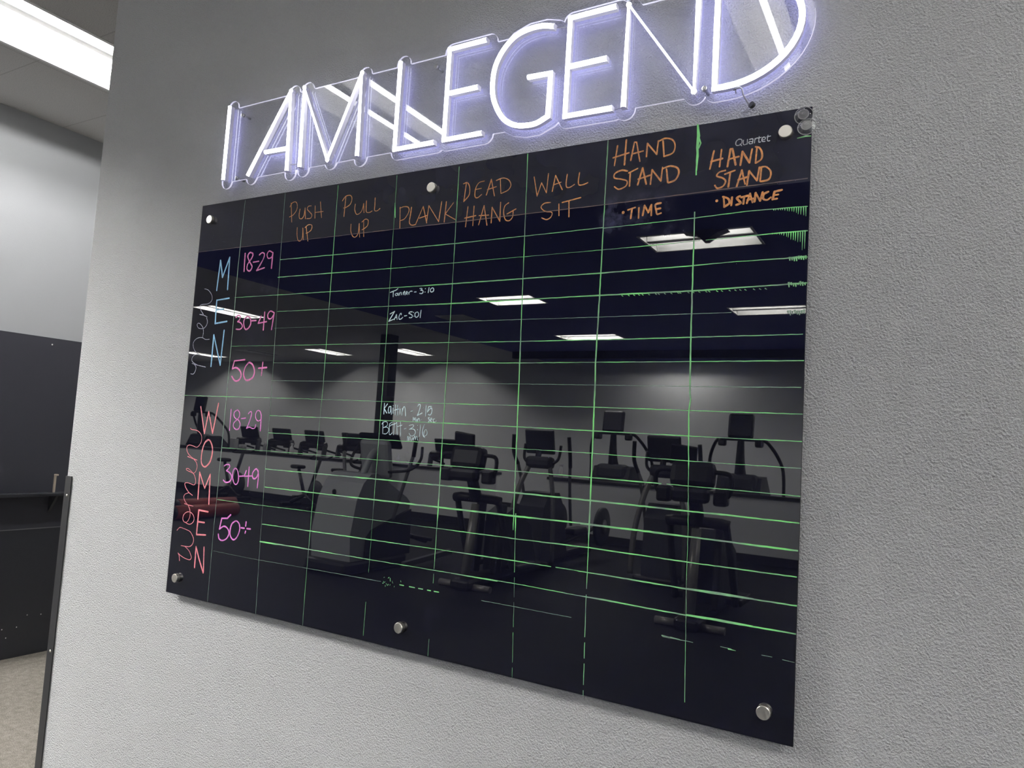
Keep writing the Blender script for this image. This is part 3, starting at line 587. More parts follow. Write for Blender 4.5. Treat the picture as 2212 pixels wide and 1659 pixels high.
OUTLINE = """379.6,1255.0 386.0,1253.2 392.0,1253.2 398.0,1254.8 404.0,1258.6 408.0,1263.0 410.2,1267.0 411.8,1273.0 411.8,1281.0 414.0,1281.7 417.9,1281.0 419.8,1271.0 422.0,1267.0 425.5,1263.0 432.0,1258.8 440.0,1257.0 448.0,1258.1 452.0,1259.8 456.5,1263.0 460.0,1267.0 462.2,1271.0 463.4,1275.0 464.0,1281.0 466.0,1281.7 526.0,1281.4 530.0,1274.1 534.7,1269.0 540.0,1265.8 548.0,1264.0 556.0,1265.1 562.0,1268.0 567.2,1273.0 572.0,1281.5 636.0,1281.7 636.8,1281.0 639.3,1271.0 644.0,1264.5 652.0,1259.4 660.0,1258.0 668.0,1259.4 676.0,1264.5 680.7,1271.0 683.2,1281.0 684.0,1281.7 766.0,1281.7 768.0,1281.0 769.4,1273.0 774.5,1265.0 782.0,1259.8 790.0,1258.0 922.0,1258.0 930.0,1259.8 936.0,1263.6 944.0,1260.1 950.0,1259.0 1068.0,1259.0 1076.0,1260.8 1082.5,1265.0 1088.0,1272.6 1090.0,1281.0 1092.0,1281.7 1124.0,1281.2 1148.0,1266.4 1180.0,1258.8 1186.0,1258.0 1218.0,1258.0 1224.0,1258.8 1260.0,1272.8 1264.0,1275.6 1270.0,1281.4 1272.3,1275.0 1276.5,1269.0 1282.0,1264.8 1290.0,1262.2 1410.0,1261.0 1416.0,1261.6 1420.0,1262.8 1422.0,1262.6 1430.0,1258.1 1436.0,1257.0 1444.0,1258.1 1448.0,1259.8 1452.5,1263.0 1457.2,1269.0 1459.4,1275.0 1460.0,1281.0 1462.0,1281.7 1570.0,1281.7 1578.0,1271.5 1582.0,1268.0 1588.0,1265.1 1594.0,1264.0 1600.0,1264.6 1606.3,1267.0 1612.0,1271.5 1616.0,1277.7 1619.8,1271.0 1624.0,1266.8 1630.0,1263.4 1636.0,1262.1 1660.0,1262.0 1680.0,1263.0 1704.0,1266.8 1724.0,1272.4 1744.0,1280.5 1762.0,1290.3 1777.1,1301.0 1794.4,1317.0 1806.0,1331.1 1816.8,1349.0 1824.0,1366.6 1828.5,1385.0 1830.0,1403.0 1828.7,1421.0 1823.5,1443.0 1816.0,1460.5 1805.9,1477.0 1794.0,1491.5 1780.0,1504.6 1760.0,1518.9 1744.0,1527.5 1724.0,1535.6 1702.0,1541.6 1682.0,1544.8 1660.0,1546.0 1634.0,1545.6 1628.0,1543.7 1624.0,1541.2 1618.0,1534.3 1612.0,1540.4 1606.0,1544.2 1600.0,1545.8 1594.0,1545.8 1586.0,1543.2 1580.0,1538.5 1575.4,1531.0 1574.0,1521.0 1572.0,1520.3 1514.0,1520.3 1466.0,1520.3 1464.0,1521.6 1454.5,1535.0 1448.0,1539.7 1442.0,1541.6 1436.0,1541.9 1430.0,1540.6 1426.0,1538.6 1418.0,1544.2 1414.0,1545.4 1408.0,1546.0 1290.0,1545.8 1284.0,1544.2 1278.0,1540.4 1273.4,1535.0 1270.0,1527.4 1266.0,1531.2 1260.0,1534.6 1224.0,1545.4 1178.0,1545.9 1172.0,1544.6 1134.0,1532.2 1130.0,1530.0 1120.0,1521.2 1118.0,1520.3 1088.0,1520.3 1086.0,1520.9 1085.2,1529.0 1081.2,1537.0 1074.0,1543.2 1066.0,1545.8 950.0,1546.0 942.0,1544.6 938.0,1542.6 933.5,1539.0 928.4,1531.0 926.8,1521.0 926.0,1520.3 814.0,1520.3 813.2,1521.0 811.9,1531.0 807.4,1539.0 800.0,1544.7 796.0,1546.2 790.0,1547.0 784.0,1546.2 780.0,1544.7 772.6,1539.0 768.1,1531.0 766.8,1521.0 766.0,1520.3 680.0,1520.3 678.0,1521.0 676.6,1529.0 671.5,1537.0 664.0,1542.2 656.0,1544.0 648.0,1542.9 640.0,1538.4 635.4,1533.0 630.0,1521.6 628.0,1520.3 462.0,1520.3 459.6,1521.0 453.6,1533.0 448.3,1539.0 442.0,1542.6 434.0,1544.0 426.0,1542.6 420.0,1539.2 416.0,1535.3 413.3,1531.0 410.8,1521.0 410.0,1520.3 404.0,1520.3 402.2,1521.0 400.2,1531.0 396.0,1537.5 388.4,1543.0 380.0,1545.0 372.0,1543.9 364.0,1539.4 360.0,1535.0 350.0,1520.3 134.0,1520.3 133.2,1521.0 132.6,1527.0 130.7,1533.0 128.0,1537.3 124.3,1541.0 120.0,1543.7 114.0,1545.6 108.0,1545.9 104.0,1545.2 98.0,1542.6 91.8,1537.0 88.4,1531.0 87.0,1523.0 87.0,1283.0 88.8,1275.0 94.0,1267.5 98.0,1264.4 104.0,1261.8 108.0,1261.1 114.0,1261.4 120.0,1263.3 126.0,1267.5 130.2,1273.0 133.1,1281.0 134.0,1281.7 198.0,1281.7 198.9,1281.0 200.8,1275.0 203.0,1271.0 208.0,1265.8 216.0,1261.8 224.0,1261.1 231.3,1263.0 237.5,1267.0 248.0,1281.4 364.0,1281.7 365.5,1281.0 366.6,1271.0 368.8,1265.0 373.5,1259.0"""

# ---------------------------------------------------------------- the black glass board
def board_glass():
    m = mat('black_back_painted_glass', (0.010, 0.010, 0.015), 0.012, 0.0, 1.70)
    tc = nd(m, 'ShaderNodeTexCoord')
    sp = nd(m, 'ShaderNodeSeparateXYZ')
    lk(m, tc.outputs['Object'], sp.inputs[0])
    X, Z = sp.outputs['X'], sp.outputs['Z']
    cloud = noise(m, 26, 5, 0.62, tc.outputs['Object'])
    fine = noise(m, 9, 2, 0.5, tc.outputs['Object'])
    cl = math_node(m, 'MULTIPLY', math_node(m, 'SUBTRACT', cloud.outputs['Fac'], 0.42, True), 3.2, True)
    total = None
    # wiped marker haze: centre, half sizes, strength
    for cx, cz, rx, rz, s in ((1.47, 1.045, 0.105, 0.055, 0.075), (1.42, 1.04, 0.03, 0.05, 0.07), (0.30, 0.935, 0.10, 0.035, 0.045),
                              (0.29, 0.80, 0.10, 0.07, 0.03), (0.91, 0.47, 0.07, 0.03, 0.05), (1.0, 0.10, 0.03, 0.05, 0.02),
                              (1.55, 1.00, 0.07, 0.025, 0.04)):
        dx = math_node(m, 'DIVIDE', math_node(m, 'SUBTRACT', X, cx), rx)
        dz = math_node(m, 'DIVIDE', math_node(m, 'SUBTRACT', Z, cz), rz)
        q = math_node(m, 'ADD', math_node(m, 'MULTIPLY', dx, dx), math_node(m, 'MULTIPLY', dz, dz))
        w = math_node(m, 'SUBTRACT', 1.0, q, True)
        w = math_node(m, 'MULTIPLY', math_node(m, 'MULTIPLY', w, cl), s * 1.5)
        total = w if total is None else math_node(m, 'ADD', total, w)
    # header strip in an uneven paler, bluer tone
    hd = math_node(m, 'MULTIPLY', math_node(m, 'GREATER_THAN', Z, 1.068), math_node(m, 'MULTIPLY', fine.outputs['Fac'], 0.050))
    total = math_node(m, 'ADD', total, hd)
    # dried specks
    vo = nd(m, 'ShaderNodeTexVoronoi', feature='F1')
    vo.inputs['Scale'].default_value = 150
    lk(m, tc.outputs['Object'], vo.inputs['Vector'])
    dot = math_node(m, 'LESS_THAN', vo.outputs['Distance'], 0.10)
    sc = nd(m, 'ShaderNodeSeparateColor')
    lk(m, vo.outputs['Color'], sc.inputs[0])
    reg = None
    for cx, cz, rx, rz in ((0.14, 1.13, 0.13, 0.09), (1.0, 1.16, 0.10, 0.06), (1.78, 1.10, 0.05, 0.05)):
        dx = math_node(m, 'DIVIDE', math_node(m, 'SUBTRACT', X, cx), rx)
        dz = math_node(m, 'DIVIDE', math_node(m, 'SUBTRACT', Z, cz), rz)
        q = math_node(m, 'SUBTRACT', 1.0, math_node(m, 'ADD', math_node(m, 'MULTIPLY', dx, dx), math_node(m, 'MULTIPLY', dz, dz)), True)
        reg = q if reg is None else math_node(m, 'MAXIMUM', reg, q)
    reg = math_node(m, 'MAXIMUM', reg, 0.006)
    on = math_node(m, 'MULTIPLY', dot, math_node(m, 'LESS_THAN', sc.outputs[0], math_node(m, 'MULTIPLY', reg, 0.42)))
    total = math_node(m, 'ADD', total, math_node(m, 'MULTIPLY', on, 0.28))
    mx = nd(m, 'ShaderNodeMix', data_type='RGBA')
    lk(m, total, mx.inputs['Factor'])
    mx.inputs[6].default_value = (0.0052, 0.0056, 0.0125, 1)
    mx.inputs[7].default_value = (0.58, 0.58, 1.0, 1)
    lk(m, mx.outputs[2], bsdf(m).inputs['Base Color'])
    return m
M_GLASS = board_glass()
M_BACKING = mat('dark_board_backing', (0.03, 0.03, 0.033), 0.5)

def ink(name, col, worn, amt=0.5, scale=160):
    m = mat(name, col, 0.6)
    n = noise(m, scale, 3, 0.6)
    r = ramp(m, n.outputs['Fac'], [(amt - 0.14, worn), (amt + 0.1, col)])
    lk(m, r.outputs['Color'], bsdf(m).inputs['Base Color'])
    return m
INKS = {
    'o': ink('orange_marker', (0.86, 0.36, 0.11), (0.50, 0.24, 0.13), 0.48),
    's': ink('light_blue_marker', (0.26, 0.58, 0.86), (0.20, 0.42, 0.62), 0.42),
    'b': ink('pale_blue_marker', (0.80, 0.97, 1.0), (0.60, 0.86, 0.97), 0.40),
    'w': ink('faint_white_marker', (0.46, 0.47, 0.56), (0.22, 0.22, 0.28), 0.5),
    'k': ink('pink_marker', (0.90, 0.22, 0.56), (0.62, 0.13, 0.38), 0.42),
    'm': ink('magenta_marker', (0.88, 0.24, 0.72), (0.60, 0.16, 0.46), 0.42),
    'r': ink('salmon_marker', (0.90, 0.26, 0.30), (0.55, 0.17, 0.20), 0.42),
    'q': mat('grey_print', (0.52, 0.53, 0.55), 0.6),
}
M_GREEN = ink('green_marker_lines', (0.30, 0.95, 0.30), (0.24, 0.36, 0.27), 0.50, 11)
M_GREEN_THIN = ink('worn_green_marker_lines', (0.30, 0.52, 0.34), (0.24, 0.30, 0.26), 0.5, 40)
M_FAINT = ink('faint_orange_line', (0.30, 0.19, 0.15), (0.10, 0.085, 0.10), 0.52, 22)

board = thing('glass_board', 'large black glass marker board with a green ruled grid and handwritten fitness records', 'board', (0, 0, BOARD_Z))
gl = MB()
gl.box((BW / 2, 0.002, BH / 2), (BW, 0.004, BH), bevel=0.0008)
glass = gl.build('glass_panel', M_GLASS, board)
MB().box((BW / 2, 0.0065, BH / 2), (BW - 0.03, 0.0048, BH - 0.03)).build('steel_backing', M_BACKING, board)

EPS = [0.00022]
def ribbon(b, pts, w, cap=True):
    """flat marker stroke on the glass; pts in metres on the board, w one width or one per point"""
    EPS[0] += 0.0000004
    y = -EPS[0]
    n = len(pts)
    ws = w if isinstance(w, list) else [w] * n
    L, Rr = [], []
    for i in range(n):
        a, c = pts[max(i - 1, 0)], pts[min(i + 1, n - 1)]
        tx, tz = c[0] - a[0], c[1] - a[1]
        l = math.hypot(tx, tz) or 1
        nx, nz = -tz / l, tx / l
        k = 1.0
        if 0 < i < n - 1:
            ux, uz = pts[i][0] - a[0], pts[i][1] - a[1]
            ul = math.hypot(ux, uz) or 1
            k = 1 / max(0.5, abs((-uz / ul) * nx + (ux / ul) * nz))
        h = ws[i] / 2 * k
        L.append((pts[i][0] + nx * h, y, pts[i][1] + nz * h))
        Rr.append((pts[i][0] - nx * h, y, pts[i][1] - nz * h))
    b._faces(L + Rr, [(i, i + 1, n + i + 1, n + i) for i in range(n - 1)])
    if cap:
        for p, q in ((pts[0], ws[0]), (pts[-1], ws[-1])):
            disc(b, p[0], p[1], q / 2, y - 0.0000002)

def disc(b, x, z, r, y):
    b._faces([(x + r * math.cos(k * math.pi / 5), y, z + r * math.sin(k * math.pi / 5)) for k in range(10)], [tuple(range(10))])

def pp(t):
    return [tuple(float(v) / 1000 for v in q.split(',')) for q in t.split()]

def rnd_width(n, w, lo=0.82, hi=1.15):
    out, v = [], 1.0
    for i in range(n):
        v += random.uniform(-0.12, 0.12)
        v = min(hi, max(lo, v))
        out.append(w * v)
    return out

for line in INK.strip().split('\n'):
    label, key, w, strokes = line.split('|')
    w = float(w) / 1000 * (0.85 if key == 'o' and float(w) < 3.1 else 1.0)
    b = MB()
    for s in strokes.split(';'):
        if s[0] == 'D':
            x, z, r = [float(v) / 1000 for v in s[1:].split(',')]
            disc(b, x, z, r, -0.00024)
            continue
        p = pp(s[1:])
        if s[0] == 'C':
            p = [(q.x, q.y) for q in catmull([Vector((a, c, 0)) for a, c in p], 6)]
        else:
            q = [p[0]]
            for a, c in zip(p, p[1:]):
                q += [(a[0] + (c[0] - a[0]) * t / 4, a[1] + (c[1] - a[1]) * t / 4) for t in range(1, 5)]
            p = q
        if s[0] == 'L':
            for k in range(0, len(p) - 1, 4):
                ribbon(b, p[k:k + 5], rnd_width(5, w))
        else:
            ribbon(b, p, rnd_width(len(p), w))
    nm = 'maker_print' if key == 'q' else 'handwriting'
    b.build(nm, INKS[key], board)['label'] = label

def ruled(seg_list, width, vertical, faint=False, gap=0.02):
    b = MB()
    for p in seg_list:
        q = [p[0]]
        for a, c in zip(p, p[1:]):
            l = math.hypot(c[0] - a[0], c[1] - a[1])
            k = max(1, int(l / 0.011))
            q += [(a[0] + (c[0] - a[0]) * t / k, a[1] + (c[1] - a[1]) * t / k) for t in range(1, k + 1)]
        v, run = 0.8, []
        ws = []
        for i, pt in enumerate(q):
            v += random.uniform(-0.11, 0.11)
            v = min(1.25, max(0.36, v))
            low = 0.45 if vertical and pt[1] < (0.33 if pt[0] < 1.5 else 0.50) and pt[0] > 0.7 else 1.0
            ws.append(width * v * low * (0.88 + 0.22 * pt[0] / BW))
        j = [(x + random.uniform(-1, 1) * 0.0003, z + random.uniform(-1, 1) * 0.0003) for x, z in q]
        i = 0
        while i < len(j) - 1:
            worn = vertical and j[i][0] > 0.7 and j[i][1] < 0.24 and j[i][0] < 1.5
            n = random.randint(1, 5) if worn else random.randint(14, 70)
            e = min(len(j) - 1, i + n)
            if vertical and not worn and 0.7 < j[i][0] < 1.5:
                while e > i + 1 and j[e][1] < 0.24:
                    e -= 1
            if e - i >= 1:
                ribbon(b, j[i:e + 1], ws[i:e + 1], cap=False)
            i = e + (1 if random.random() < (0.55 if worn else gap) else 0)
    return b
vert = [[pp(s) for s in l.split('|')] for l in VERT.strip().split('\n')]
horz = [[pp(s) for s in l.split('|')] for l in HORZ.strip().split('\n')]
VW = [2.2, 1.8, 2.1, 2.4, 2.6, 3.4, 2.7, 2.5]
for k, segs in enumerate(vert):
    upper = [[q for q in s] for s in segs]
    b = ruled(upper, VW[k] / 1000, True, gap=0.04)
    if k == 7:      # thick marker at the top of the last column line
        ribbon(b, [(1.602, 1.219), (1.6045, 1.195), (1.603, 1.17), (1.6045, 1.15), (1.603, 1.12)], [0.004, 0.007, 0.0055, 0.0045, 0.003])
        ribbon(b, [(1.606, 1.19), (1.610, 1.178), (1.606, 1.168)], 0.0028)
    if k == 3:
        ribbon(b, [(0.7935, 1.14), (0.7955, 1.115), (0.798, 1.10)], [0.002, 0.0042, 0.002])
    b.build('ruled_line', M_GREEN if k not in (0, 1) else M_GREEN_THIN, board)
HW = [1.5, 1.8, 2.0, 2.1, 2.4, 1.0, 1.7, 2.2, 1.7, 1.8, 2.2, 2.2, 2.1, 2.6, 3.1, 2.1, 2.9, 3.3, 1.15]
for k, segs in enumerate(horz):
    b = ruled(segs, HW[k] / 1000, False, gap=0.10 if k in (5, 8, 16, 18) else 0.03)
    if k in (1, 2):         # smeared ink running down at the right end
        z0 = segs[0][0][1]
        for i in range(15):
            x = 1.762 + i * 0.0043
            ribbon(b, [(x, z0 + 0.001), (x + random.uniform(-0.0008, 0.0008), z0 - 0.002 - (i / 14) ** 2 * (0.020 if k == 1 else 0.042) * random.uniform(0.6, 1))], [0.0024, 0.0006], cap=False)
    if k in (3, 4, 5):
        z0 = segs[0][0][1] if k != 5 else 0.811
        for i in range(8):
            x = 1.795 + i * 0.0042
            ribbon(b, [(x, z0 + random.uniform(0.001, 0.004)), (x + 0.001, z0 - random.uniform(0.003, 0.007))], [0.004, 0.002], cap=False)
    if k == 4:
        for i in range(26):
            x = 1.45 + i * 0.012 + random.uniform(-0.004, 0.004)
            ribbon(b, [(x, 0.860), (x + 0.004, 0.8575)], [0.002, 0.001], cap=False)
    if k in (13, 14, 16, 17):
        z0 = segs[0][0][1]
        for x0 in (1.05, 1.38, 1.62):
            ribbon(b, [(x0, z0 + 0.0012), (x0 + 0.06, z0 + 0.0018), (x0 + 0.13, z0 + 0.0012)], [0.001, 0.0026, 0.001], cap=False)
    b.build('ruled_line', M_FAINT if k == 0 else (M_GREEN_THIN if k in (5, 8, 18) else M_GREEN), board)
b = MB()                     # the broken lowest line and stray marks
random.seed(11)
for x in (0.90, 0.93, 0.958, 0.985, 1.005):
    ribbon(b, [(x, 0.1555), (x + random.uniform(0.008, 0.017), 0.1555 + random.uniform(-0.0005, 0.0005))], 0.0024)
for x0, x1, z in ((1.572, 1.592, 0.1545), (1.59, 1.61, 0.154), (1.705, 1.72, 0.153)):
    ribbon(b, [(x0, z + 0.0003), (x1, z - 0.0003)], [0.0024, 0.0008], cap=False)
for i in range(16):
    x = random.uniform(0.845, 0.905)
    z = random.uniform(0.148, 0.166)
    ribbon(b, [(x, z), (x + random.uniform(-0.004, 0.004), z + random.uniform(-0.005, 0.005))], random.uniform(0.0007, 0.0016), cap=False)
o = b.build('ruled_line', M_GREEN, board)
o['label'] = 'broken lowest green line'
b = MB()
ribbon(b, [(1.803, 1.1585), (1.818, 1.160), (1.827, 1.159)], [0.0022, 0.003, 0.002])
b.build('stray_mark', M_GREEN, board)['label'] = 'short green dash under the suction cups'

for x, z in ((0.052, 1.167), (0.916, 1.165), (1.781, 1.172), (0.049, 0.050), (0.912, 0.054), (1.776, 0.052)):
    s = MB().lathe([(0.0, -0.0115), (0.0118, -0.0115), (0.0130, -0.0103), (0.0132, -0.0095), (0.0132, -0.0006), (0.0, -0.0006)], (x, 0, z), 'y', 40, smooth=False).build('standoff_bolt', M_STEEL, board)
    MB().lathe([(0.010, 0.0042), (0.010, WALL_Y - 0.0002)], (x, 0, z), 'y', 24).build('post', M_STEEL, s)
    c = MB()
    for k in range(3):
        c.lathe([(0.0125, -0.0085 + k * 0.003), (0.0134, -0.008 + k * 0.003), (0.0125, -0.0075 + k * 0.003)], (x, 0, z), 'y', 40)
    c.build('knurled_ring', M_STEEL, s)

# two clear suction cups stuck over the board's top right corner
def suction_cup(x, z, y, tilt, label):
    o = thing('suction_cup', label, 'suction cup', (x, y, z), 0, 'clear suction cups on the board corner')
    o.rotation_euler = (tilt, 0, 0)
    MB().lathe([(0.0172, -0.0004), (0.0176, -0.0012), (0.0165, -0.0022), (0.0125, -0.0042), (0.0095, -0.0062), (0.0088, -0.0066), (0.0086, -0.0058),
                (0.012, -0.0032), (0.016, -0.0012), (0.0168, -0.0004)], (0, 0, 0), 'y', 40).build('disc', M_CLEAR_PVC, o)
    MB().lathe([(0.0100, -0.0058), (0.0106, -0.0068), (0.0100, -0.0078), (0.0094, -0.0068), (0.0100, -0.0058)], (0, 0, 0), 'y', 36).build('ridge', M_PVC_RIM, o)
    MB().lathe([(0.0078, -0.0060), (0.0060, -0.0082), (0.0052, -0.0130), (0.0064, -0.0142), (0.0066, -0.0165), (0.0052, -0.0180), (0.0020, -0.0176), (0.0, -0.0170)], (0, 0, 0), 'y', 32).build('knob', M_PVC_KNOB, o)
    MB().tube([(0.0172 * math.cos(a * math.pi / 16), -0.0012, 0.0172 * math.sin(a * math.pi / 16)) for a in range(33)], 0.0009, 8).build('rim', M_PVC_RIM, o)
    MB().prism([(-0.004, -0.0165), (0.004, -0.0165), (0.0035, -0.0215), (-0.0035, -0.0215)], 'y', -0.0016, -0.0006).build('pull_tab', M_CLEAR_PVC, o)
    return o
suction_cup(1.8135, BOARD_Z + 1.2025, -0.0002, 0.0, 'upper clear suction cup at the top right board corner')
suction_cup(1.8205, BOARD_Z + 1.1765, -0.0046, math.radians(-9), 'lower clear suction cup overhanging the right board edge')

# ---------------------------------------------------------------- neon sign on clear acrylic
ACR = -0.003             # front face of the acrylic
M_EDGE = mat('edge_lit_acrylic_rim', (0.85, 0.85, 0.90), 0.35)
bsdf(M_EDGE).inputs['Emission Color'].default_value = (0.80, 0.78, 1.0, 1)
bsdf(M_EDGE).inputs['Emission Strength'].default_value = 0.55
M_LIT = emitter('lit_letter_face', (0.90, 0.93, 1.0), SIGN_POWER)
M_SIDE = mat('white_silicone_side', (0.62, 0.60, 0.60), 0.5)
bsdf(M_SIDE).inputs['Emission Color'].default_value = (0.5, 0.5, 1.0, 1)
bsdf(M_SIDE).inputs['Emission Strength'].default_value = 0.12
M_BACKGLOW = emitter('led_strip_back', (0.46, 0.46, 1.0), 4.3)

sign = thing('neon_sign', 'white LED neon sign reading I AM LEGEND on clear acrylic above the black board', 'sign', (0, 0, BOARD_Z))
def ccw(p):
    return p if sum(a[0] * b[1] - b[0] * a[1] for a, b in zip(p, p[1:] + p[:1])) > 0 else p[::-1]
outline = ccw(pp(OUTLINE))
b = MB()
n = len(outline)
b._faces([(x, ACR, z) for x, z in outline] + [(x, ACR + 0.005, z) for x, z in outline], [tuple(range(n)), tuple(range(n, 2 * n))[::-1]], 0)
b._faces([(x, ACR, z) for x, z in outline] + [(x, ACR + 0.005, z) for x, z in outline], [(i, (i + 1) % n, n + (i + 1) % n, n + i) for i in range(n)], 1)
bmesh.ops.remove_doubles(b.bm, verts=b.bm.verts, dist=1e-6)
b.build('acrylic_panel', [M_ACRYLIC, M_EDGE], sign)

PROF = [(0.0062, 0.0), (0.0062, 0.0125), (0.0050, 0.0160), (0.0028, 0.0180), (0.0, 0.0186), (-0.0028, 0.0180), (-0.0050, 0.0160), (-0.0062, 0.0125), (-0.0062, 0.0)]
PMAT = [1, 0, 0, 0, 0, 0, 0, 1, 2]     # side, lit, ..., side, back
def flex(b, pts, wide=1.0):
    n = len(pts)
    rows = []
    for i in range(n):
        d1 = Vector((pts[i][0] - pts[i - 1][0], pts[i][1] - pts[i - 1][1])) if i else None
        d2 = Vector((pts[i + 1][0] - pts[i][0], pts[i + 1][1] - pts[i][1])) if i < n - 1 else None
        d1 = (d1 or d2).normalized()
        d2 = (d2 or d1).normalized()
        n1, n2 = Vector((-d1.y, d1.x)), Vector((-d2.y, d2.x))
        m = (n1 + n2)
        m = m.normalized() if m.length > 1e-4 else n1
        k = 1 / max(0.80, m.dot(n1))
        rows.append([(pts[i][0] + m.x * k * u * wide, ACR - 0.0002 - h, pts[i][1] + m.y * k * u * wide) for u, h in PROF])
    k = len(PROF)
    vs = [v for r in rows for v in r]
    for e in range(k):
        e2 = (e + 1) % k
        fs = [(i * k + e, i * k + e2, (i + 1) * k + e2, (i + 1) * k + e) for i in range(n - 1)]
        b._faces(vs, fs, PMAT[e])
    for r in (rows[0], rows[-1]):
        b._faces(r, [tuple(range(k))], 1)
    for q in [p for p, q1, q2 in zip(pts[1:-1], pts, pts[2:]) if abs(Vector((p[0] - q1[0], p[1] - q1[1])).normalized().dot(Vector((q2[0] - p[0], q2[1] - p[1])).normalized())) < 0.97]:
        b.lathe([(0.0, -0.0186), (0.0028, -0.0180), (0.0050, -0.0160), (0.0061, -0.0125)], (q[0], ACR - 0.0002, q[1]), 'y', 20, 0)
        b.lathe([(0.0061, -0.0125), (0.0061, -0.0001)], (q[0], ACR - 0.0002, q[1]), 'y', 20, 1)

arc = [(1660 + 147 * math.cos(t), 1404 + 119 * math.sin(t)) for t in [(-90 + 7.5 * i) * math.pi / 180 for i in range(25)]]
GARC = [(1252, 1513), (1219, 1522), (1180, 1522), (1143, 1511), (1112, 1483), (1093, 1447), (1088, 1407), (1092, 1369), (1107, 1334), (1128, 1306), (1156, 1288), (1186, 1281), (1218, 1281), (1248, 1293)]
GARC = [(q.x, q.y) for q in catmull([Vector((x, z, 0)) for x, z in GARC], 4)]
LETTERS = [
    ('I', [[(110, 1523), (110, 1284)]]),
    ('A', [[(222, 1284), (379, 1522), (389, 1276)], [(290, 1348), (380, 1346)]]),
    ('M', [[(441, 1280), (434, 1521), (549, 1287), (655, 1521), (660, 1281)]]),
    ('L', [[(790, 1524), (791, 1281), (921, 1281)]]),
    ('E', [[(1063, 1523), (950, 1523), (951, 1282), (1067, 1282)], [(960, 1404), (1046, 1404)]]),
    ('G', [GARC + [(1249, 1398), (1188, 1400)]]),
    ('E', [[(1409, 1523), (1293, 1523), (1293, 1285), (1411, 1284)], [(1300, 1404), (1392, 1404)]]),
    ('N', [[(1437, 1280), (1438, 1519), (1595, 1287), (1597, 1523)]]),
    ('D', [[(1638, 1404), (1638, 1285)] + arc + [(1638, 1523), (1638, 1404)]]),
]
seen = {}
for ch, strokes in LETTERS:
    seen[ch] = seen.get(ch, 0) + 1
    b = MB()
    for st in strokes:
        flex(b, [(x / 1000, z / 1000) for x, z in st])
    o = b.build('neon_letter', [M_LIT, M_SIDE, M_BACKGLOW], sign)
    o['label'] = 'glowing white letter ' + ch + (', the second E' if ch == 'E' and seen[ch] == 2 else '')
for x, z in ((163, 1489), (161, 1288), (904, 1491), (1615, 1293)):
    s = MB().lathe([(0.0, -0.0085), (0.0048, -0.0082), (0.0062, -0.0068), (0.0062, -0.0002), (0.0, -0.0002)], (x / 1000, ACR, z / 1000), 'y', 24).build('mounting_screw', M_CHROME, sign)
    MB().lathe([(0.003, 0.0051), (0.003, WALL_Y - ACR - 0.0002)], (x / 1000, ACR, z / 1000), 'y', 16).build('spacer', M_CHROME, s)
# supply lead at the D, with its black plug
M_LEAD = mat('clear_grey_lead', (0.45, 0.44, 0.50), 0.25)
b = MB()
b.tube([(1.676, ACR - 0.006, 1.2775), (1.687, ACR - 0.011, 1.279), (1.694, ACR - 0.012, 1.274), (1.697, ACR - 0.010, 1.262), (1.7015, ACR - 0.005, 1.253), (1.706, ACR + 0.004, 1.246)], 0.0016, 8, True)
b.tube([(1.680, ACR - 0.006, 1.2775), (1.681, ACR - 0.004, 1.270)], 0.0014, 8)
lead = b.build('supply_lead', M_LEAD, sign)
MB().tube([(1.709, ACR + 0.008, 1.2475), (1.7125, ACR + 0.014, 1.2455)], [0.0068, 0.0062], 16).build('black_plug', M_BLACK_TRIM, lead)
for x0, z0, x1, z1 in ((0.388, 1.298, 0.442, 1.298), (1.255, 1.514, 1.289, 1.508), (1.413, 1.283, 1.436, 1.288), (1.415, 1.522, 1.436, 1.520)):
    MB().tube([(x0, ACR - 0.004, z0), ((x0 + x1) / 2, ACR - 0.006, (z0 + z1) / 2 - 0.002), (x1, ACR - 0.004, z1)], 0.0013, 8, True).build('link_wire', M_LEAD, sign)

# ---------------------------------------------------------------- the gym mirrored in the board
M_MACH = mat('black_machine_plastic', (0.018, 0.018, 0.021), 0.45)
M_MACH2 = mat('charcoal_machine_shell', (0.040, 0.041, 0.046), 0.45)
M_SHELL = mat('grey_machine_shroud', (0.32, 0.33, 0.34), 0.45)
M_TUBE_GREY = mat('grey_painted_steel', (0.15, 0.15, 0.15), 0.4)
M_SILVER = mat('silver_machine_steel', (0.30, 0.29, 0.27), 0.35, 0.3)
M_SCREEN = mat('dark_screen_glass', (0.008, 0.008, 0.010), 0.12)
M_GRIP = mat('black_rubber_grip', (0.014, 0.014, 0.015), 0.7)
M_WHITE = mat('white_plastic', (0.78, 0.78, 0.77), 0.4)
M_RED = mat('red_vinyl', (0.22, 0.03, 0.022), 0.55)
M_PAPER = mat('grey_towel_box', (0.30, 0.30, 0.31), 0.7)

# low wall with a black cap, open towards the left of its right half
PY = -10.4
def pony(name, x0, x1, label):
    o = MB().box(((x0 + x1) / 2, PY, 0.5), (x1 - x0, 0.12, 1.0)).build(name, M_GYM)
    structure(name, o, label, 'low wall')
    MB().box(((x0 + x1) / 2, PY, 1.02), (x1 - x0 + 0.03, 0.20, 0.05), bevel=0.006).build('cap', M_BLACK_TRIM, o)['label'] = 'black cap of the low wall'
    MB().box(((x0 + x1) / 2, PY + 0.067, 0.065), (x1 - x0, 0.014, 0.13)).build('baseboard', M_BLACK_TRIM, o)['label'] = 'black baseboard'
pony('wall_low_right', -3.92, ROOM_X1, 'low grey wall with black cap mirrored at the right of the board')
pony('wall_low_left', ROOM_X0, -5.0, 'low grey wall with black cap mirrored at the left of the board')
